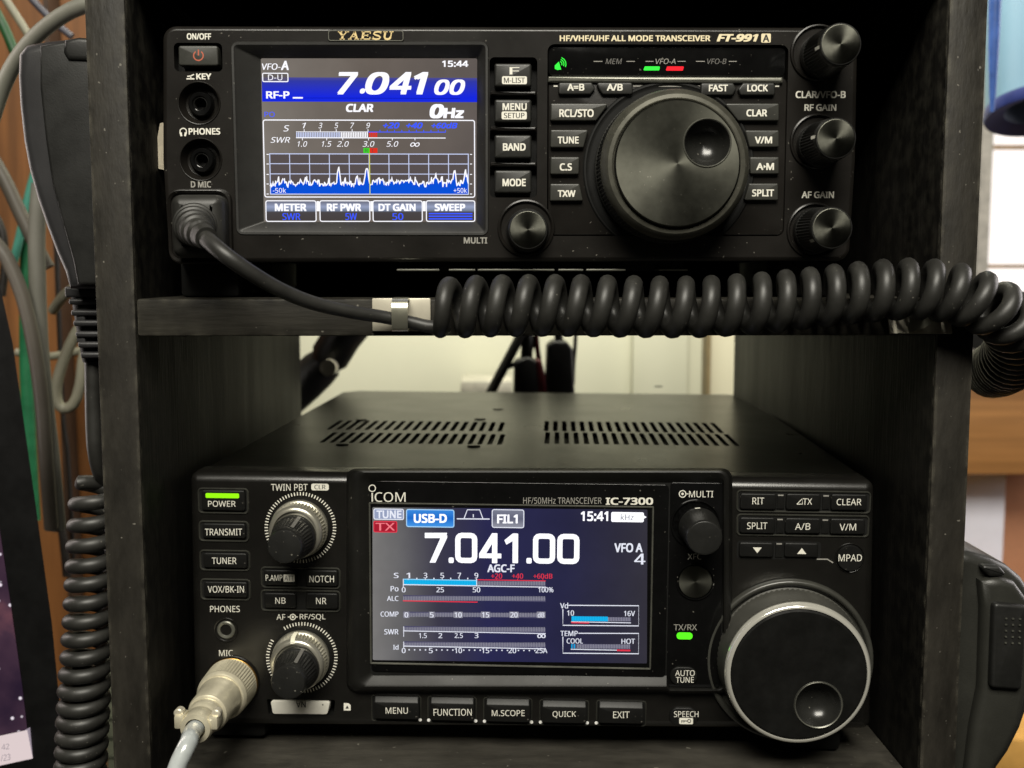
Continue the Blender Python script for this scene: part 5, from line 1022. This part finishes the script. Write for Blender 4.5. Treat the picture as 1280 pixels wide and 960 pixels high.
RDC = pbr('dark_red_sheath', (0.10, 0.008, 0.012), 0.45)
plug('power_plug', 'black plug with a forked lead hanging behind the lower radio', [(643, 452), (642, 500), (676, 500), (672, 452), (660, 446)], [([(657, 400), (659, 425), (658, 450)], .0042, BKP), ([(676, 400), (668, 425), (662, 440), (652, 450)], .0016, BKP), ([(648, 452), (638, 458), (630, 462), (622, 480)], .0016, BKP)], BKP)
plug('power_plug', 'dark red plug tucked between the two black plugs', [(669, 449), (672, 500), (687, 500), (682, 470), (677, 450)], [([(670, 400), (671, 430), (674, 452)], .0018, RDC)], RDC)
plug('power_adapter', 'tall black adapter with slanted top corners hanging beside the dark red plug', [(684, 432), (682, 500), (719, 500), (716, 436), (709, 427), (692, 426)], [([(698, 398), (698, 415), (699, 430)], .0030, BKP), ([(720, 398), (719, 430), (717, 455), (716, 480)], .0014, BKP)], BKP)

# paper tag beside the upper radio
m = MB(); q = [W(200, 154, .385), W(190, 209, .385), (W(212, 214, .385)), W(212, 152, .385)]; m.add(q+[p+Vector((0, .0006, 0)) for p in q], [(0, 1, 2, 3), (7, 6, 5, 4), (0, 4, 5, 1), (1, 5, 6, 2), (2, 6, 7, 3), (3, 7, 4, 0)], pbr('cream_paper', (0.62, 0.55, 0.42), 0.6))
tag(m.build('paper_tag', None), 'small cream paper tag peeping out beside the upper radio', 'tag')

# ------------------------------------------------------------------ window side of the room, seen past the right of the rack
WN = wthing('window', 'bright frosted window with brown glazing bars beyond the right side of the rack', 'window', W(1260, 350, 1.4))
x0, x1 = W(1225, 300, 1.4).x, W(1420, 300, 1.4).x; zt_, zb_ = W(1260, -80, 1.4).z, W(1260, 365, 1.4).z
m = MB(); m.box(x0, x1, 1.40, 1.406, zb_, zt_, emit('window_daylight', (255, 246, 240), 1.35)); m.build('pane', WN)
BRN = pbr('brown_window_bar', (0.36, 0.24, 0.13), 0.5)
m = MB()
for v, wd in ((184, 2.5), (333, 2.5), (30, 2.5)): z = W(1260, v, 1.39).z; m.box(x0, x1, 1.385, 1.399, z-wd/1372*1.39, z+wd/1372*1.39, BRN)
m.build('glazing_bar', WN)
m = MB(); m.box(W(1222, 300, 1.37).x, W(1237.5, 300, 1.37).x, 1.372, 1.42, zb_, zt_, pbr('grey_window_frame', (0.42, 0.40, 0.35), 0.5)); m.build('frame', WN)
SH_ = wthing('sideboard', 'light brown wooden sideboard with level grain beside the rack, below the window', 'sideboard', W(1240, 590, 1.0))
m = MB(); m.box(W(1150, 500, 1.0).x, W(1400, 500, 1.0).x, 1.0, 1.32, W(1240, 594, 1.0).z, W(1240, 478, 1.0).z, WOODH, .003); m.build('carcass', SH_)
m = MB(); m.box(W(1140, 500, .99).x, W(1400, 500, .99).x, .99, 1.33, W(1240, 478, 1.0).z, W(1240, 466, 1.0).z, pbr('pale_top', (0.70, 0.62, 0.56), 0.4), .002); m.build('top', SH_)
m = MB(); m.box(W(1150, 500, 1.06).x, W(1262, 500, 1.06).x, 1.06, 1.065, W(1240, 800, 1.06).z, W(1240, 592, 1.06).z, pbr('pale_paper', (0.76, 0.77, 0.88), 0.6, var=0.05, scale=30)); tag(m.build('paper_sheet', None), 'blank pale sheet hanging under the light brown sideboard', 'paper')
m = MB(); m.box(W(1140, 500, 1.1).x, W(1420, 500, 1.1).x, 1.10, 1.14, W(1240, 930, 1.1).z, W(1240, 592, 1.1).z, pbr('reddish_wood', (0.46, 0.22, 0.12), 0.5, var=0.2, scale=10)); tag(m.build('wooden_board', None), 'reddish brown board behind the pale sheet at the right edge', 'board')
m = MB(); m.box(W(1140, 500, .9).x, W(1450, 500, .9).x, .9, 1.09, W(1240, 1010, .9).z, W(1240, 925, .9).z, pbr('amber_wood', (0.62, 0.34, 0.09), 0.4, var=0.3, scale=14), .002); tag(m.build('amber_box', None), 'amber coloured box low behind the right hand microphone', 'box')
# blue tub hanging mouth down
BT = wthing('plastic_bucket', 'light blue plastic bucket with a dark blue rim in front of the window', 'bucket', W(1300, 60, .75))
TUB = pbr('light_blue_plastic', (0.13, 0.25, 0.36), 0.5, var=0.06, scale=12); TUBD = pbr('dark_blue_plastic', (0.03, 0.045, 0.20), 0.45); TUBI = pbr('inner_blue_plastic', (0.30, 0.36, 0.50), 0.5)
axb = W(1302, 141, .75); ru = 66/1372*.75; axu = W(1310, -220, .80)
def ringp(c_, r, ti=0.0, n=48): return [c_ + Vector((r*math.cos(2*PI*i/n), r*math.sin(2*PI*i/n)*.9, ti*r*math.sin(2*PI*i/n))) for i in range(n)]
TI = -0.28
m = MB(); m.rings([ringp(axb+Vector((0, 0, .002)), ru*1.0, TI), ringp(axb.lerp(axu, .1), ru*1.01, TI*.8), ringp(axu, ru*1.10, 0)], TUB); m.build('side', BT, smooth=60)
m = MB(); m.rings([ringp(axb+Vector((0, 0, .006)), ru*1.005, TI), ringp(axb, ru*1.03, TI), ringp(axb-Vector((0, 0, .002)), ru*1.0, TI), ringp(axb+Vector((0, 0, .002)), ru*.66, TI)], TUBD); m.build('rim', BT, smooth=60)
m = MB(); m.rings([ringp(axb+Vector((0, 0, .0022)), ru*.67, TI), ringp(axb+Vector((0, 0, .05)), ru*.6, TI)], TUBI, cap1=True); m.build('lining', BT, smooth=60)
m = MB(); pa = [W(1243.5-(v/165)*4.0, v, .705) for v in (-60, 0, 60, 118, 140)]; m.tube(pa, [.0042, .0040, .0034, .0022, .0012], pbr('royal_blue_plastic', (0.035, 0.10, 0.36), 0.45), 14); m.build('handle', BT, smooth=60)

for o in bpy.data.objects:
    if '_c' in o: del o['_c']
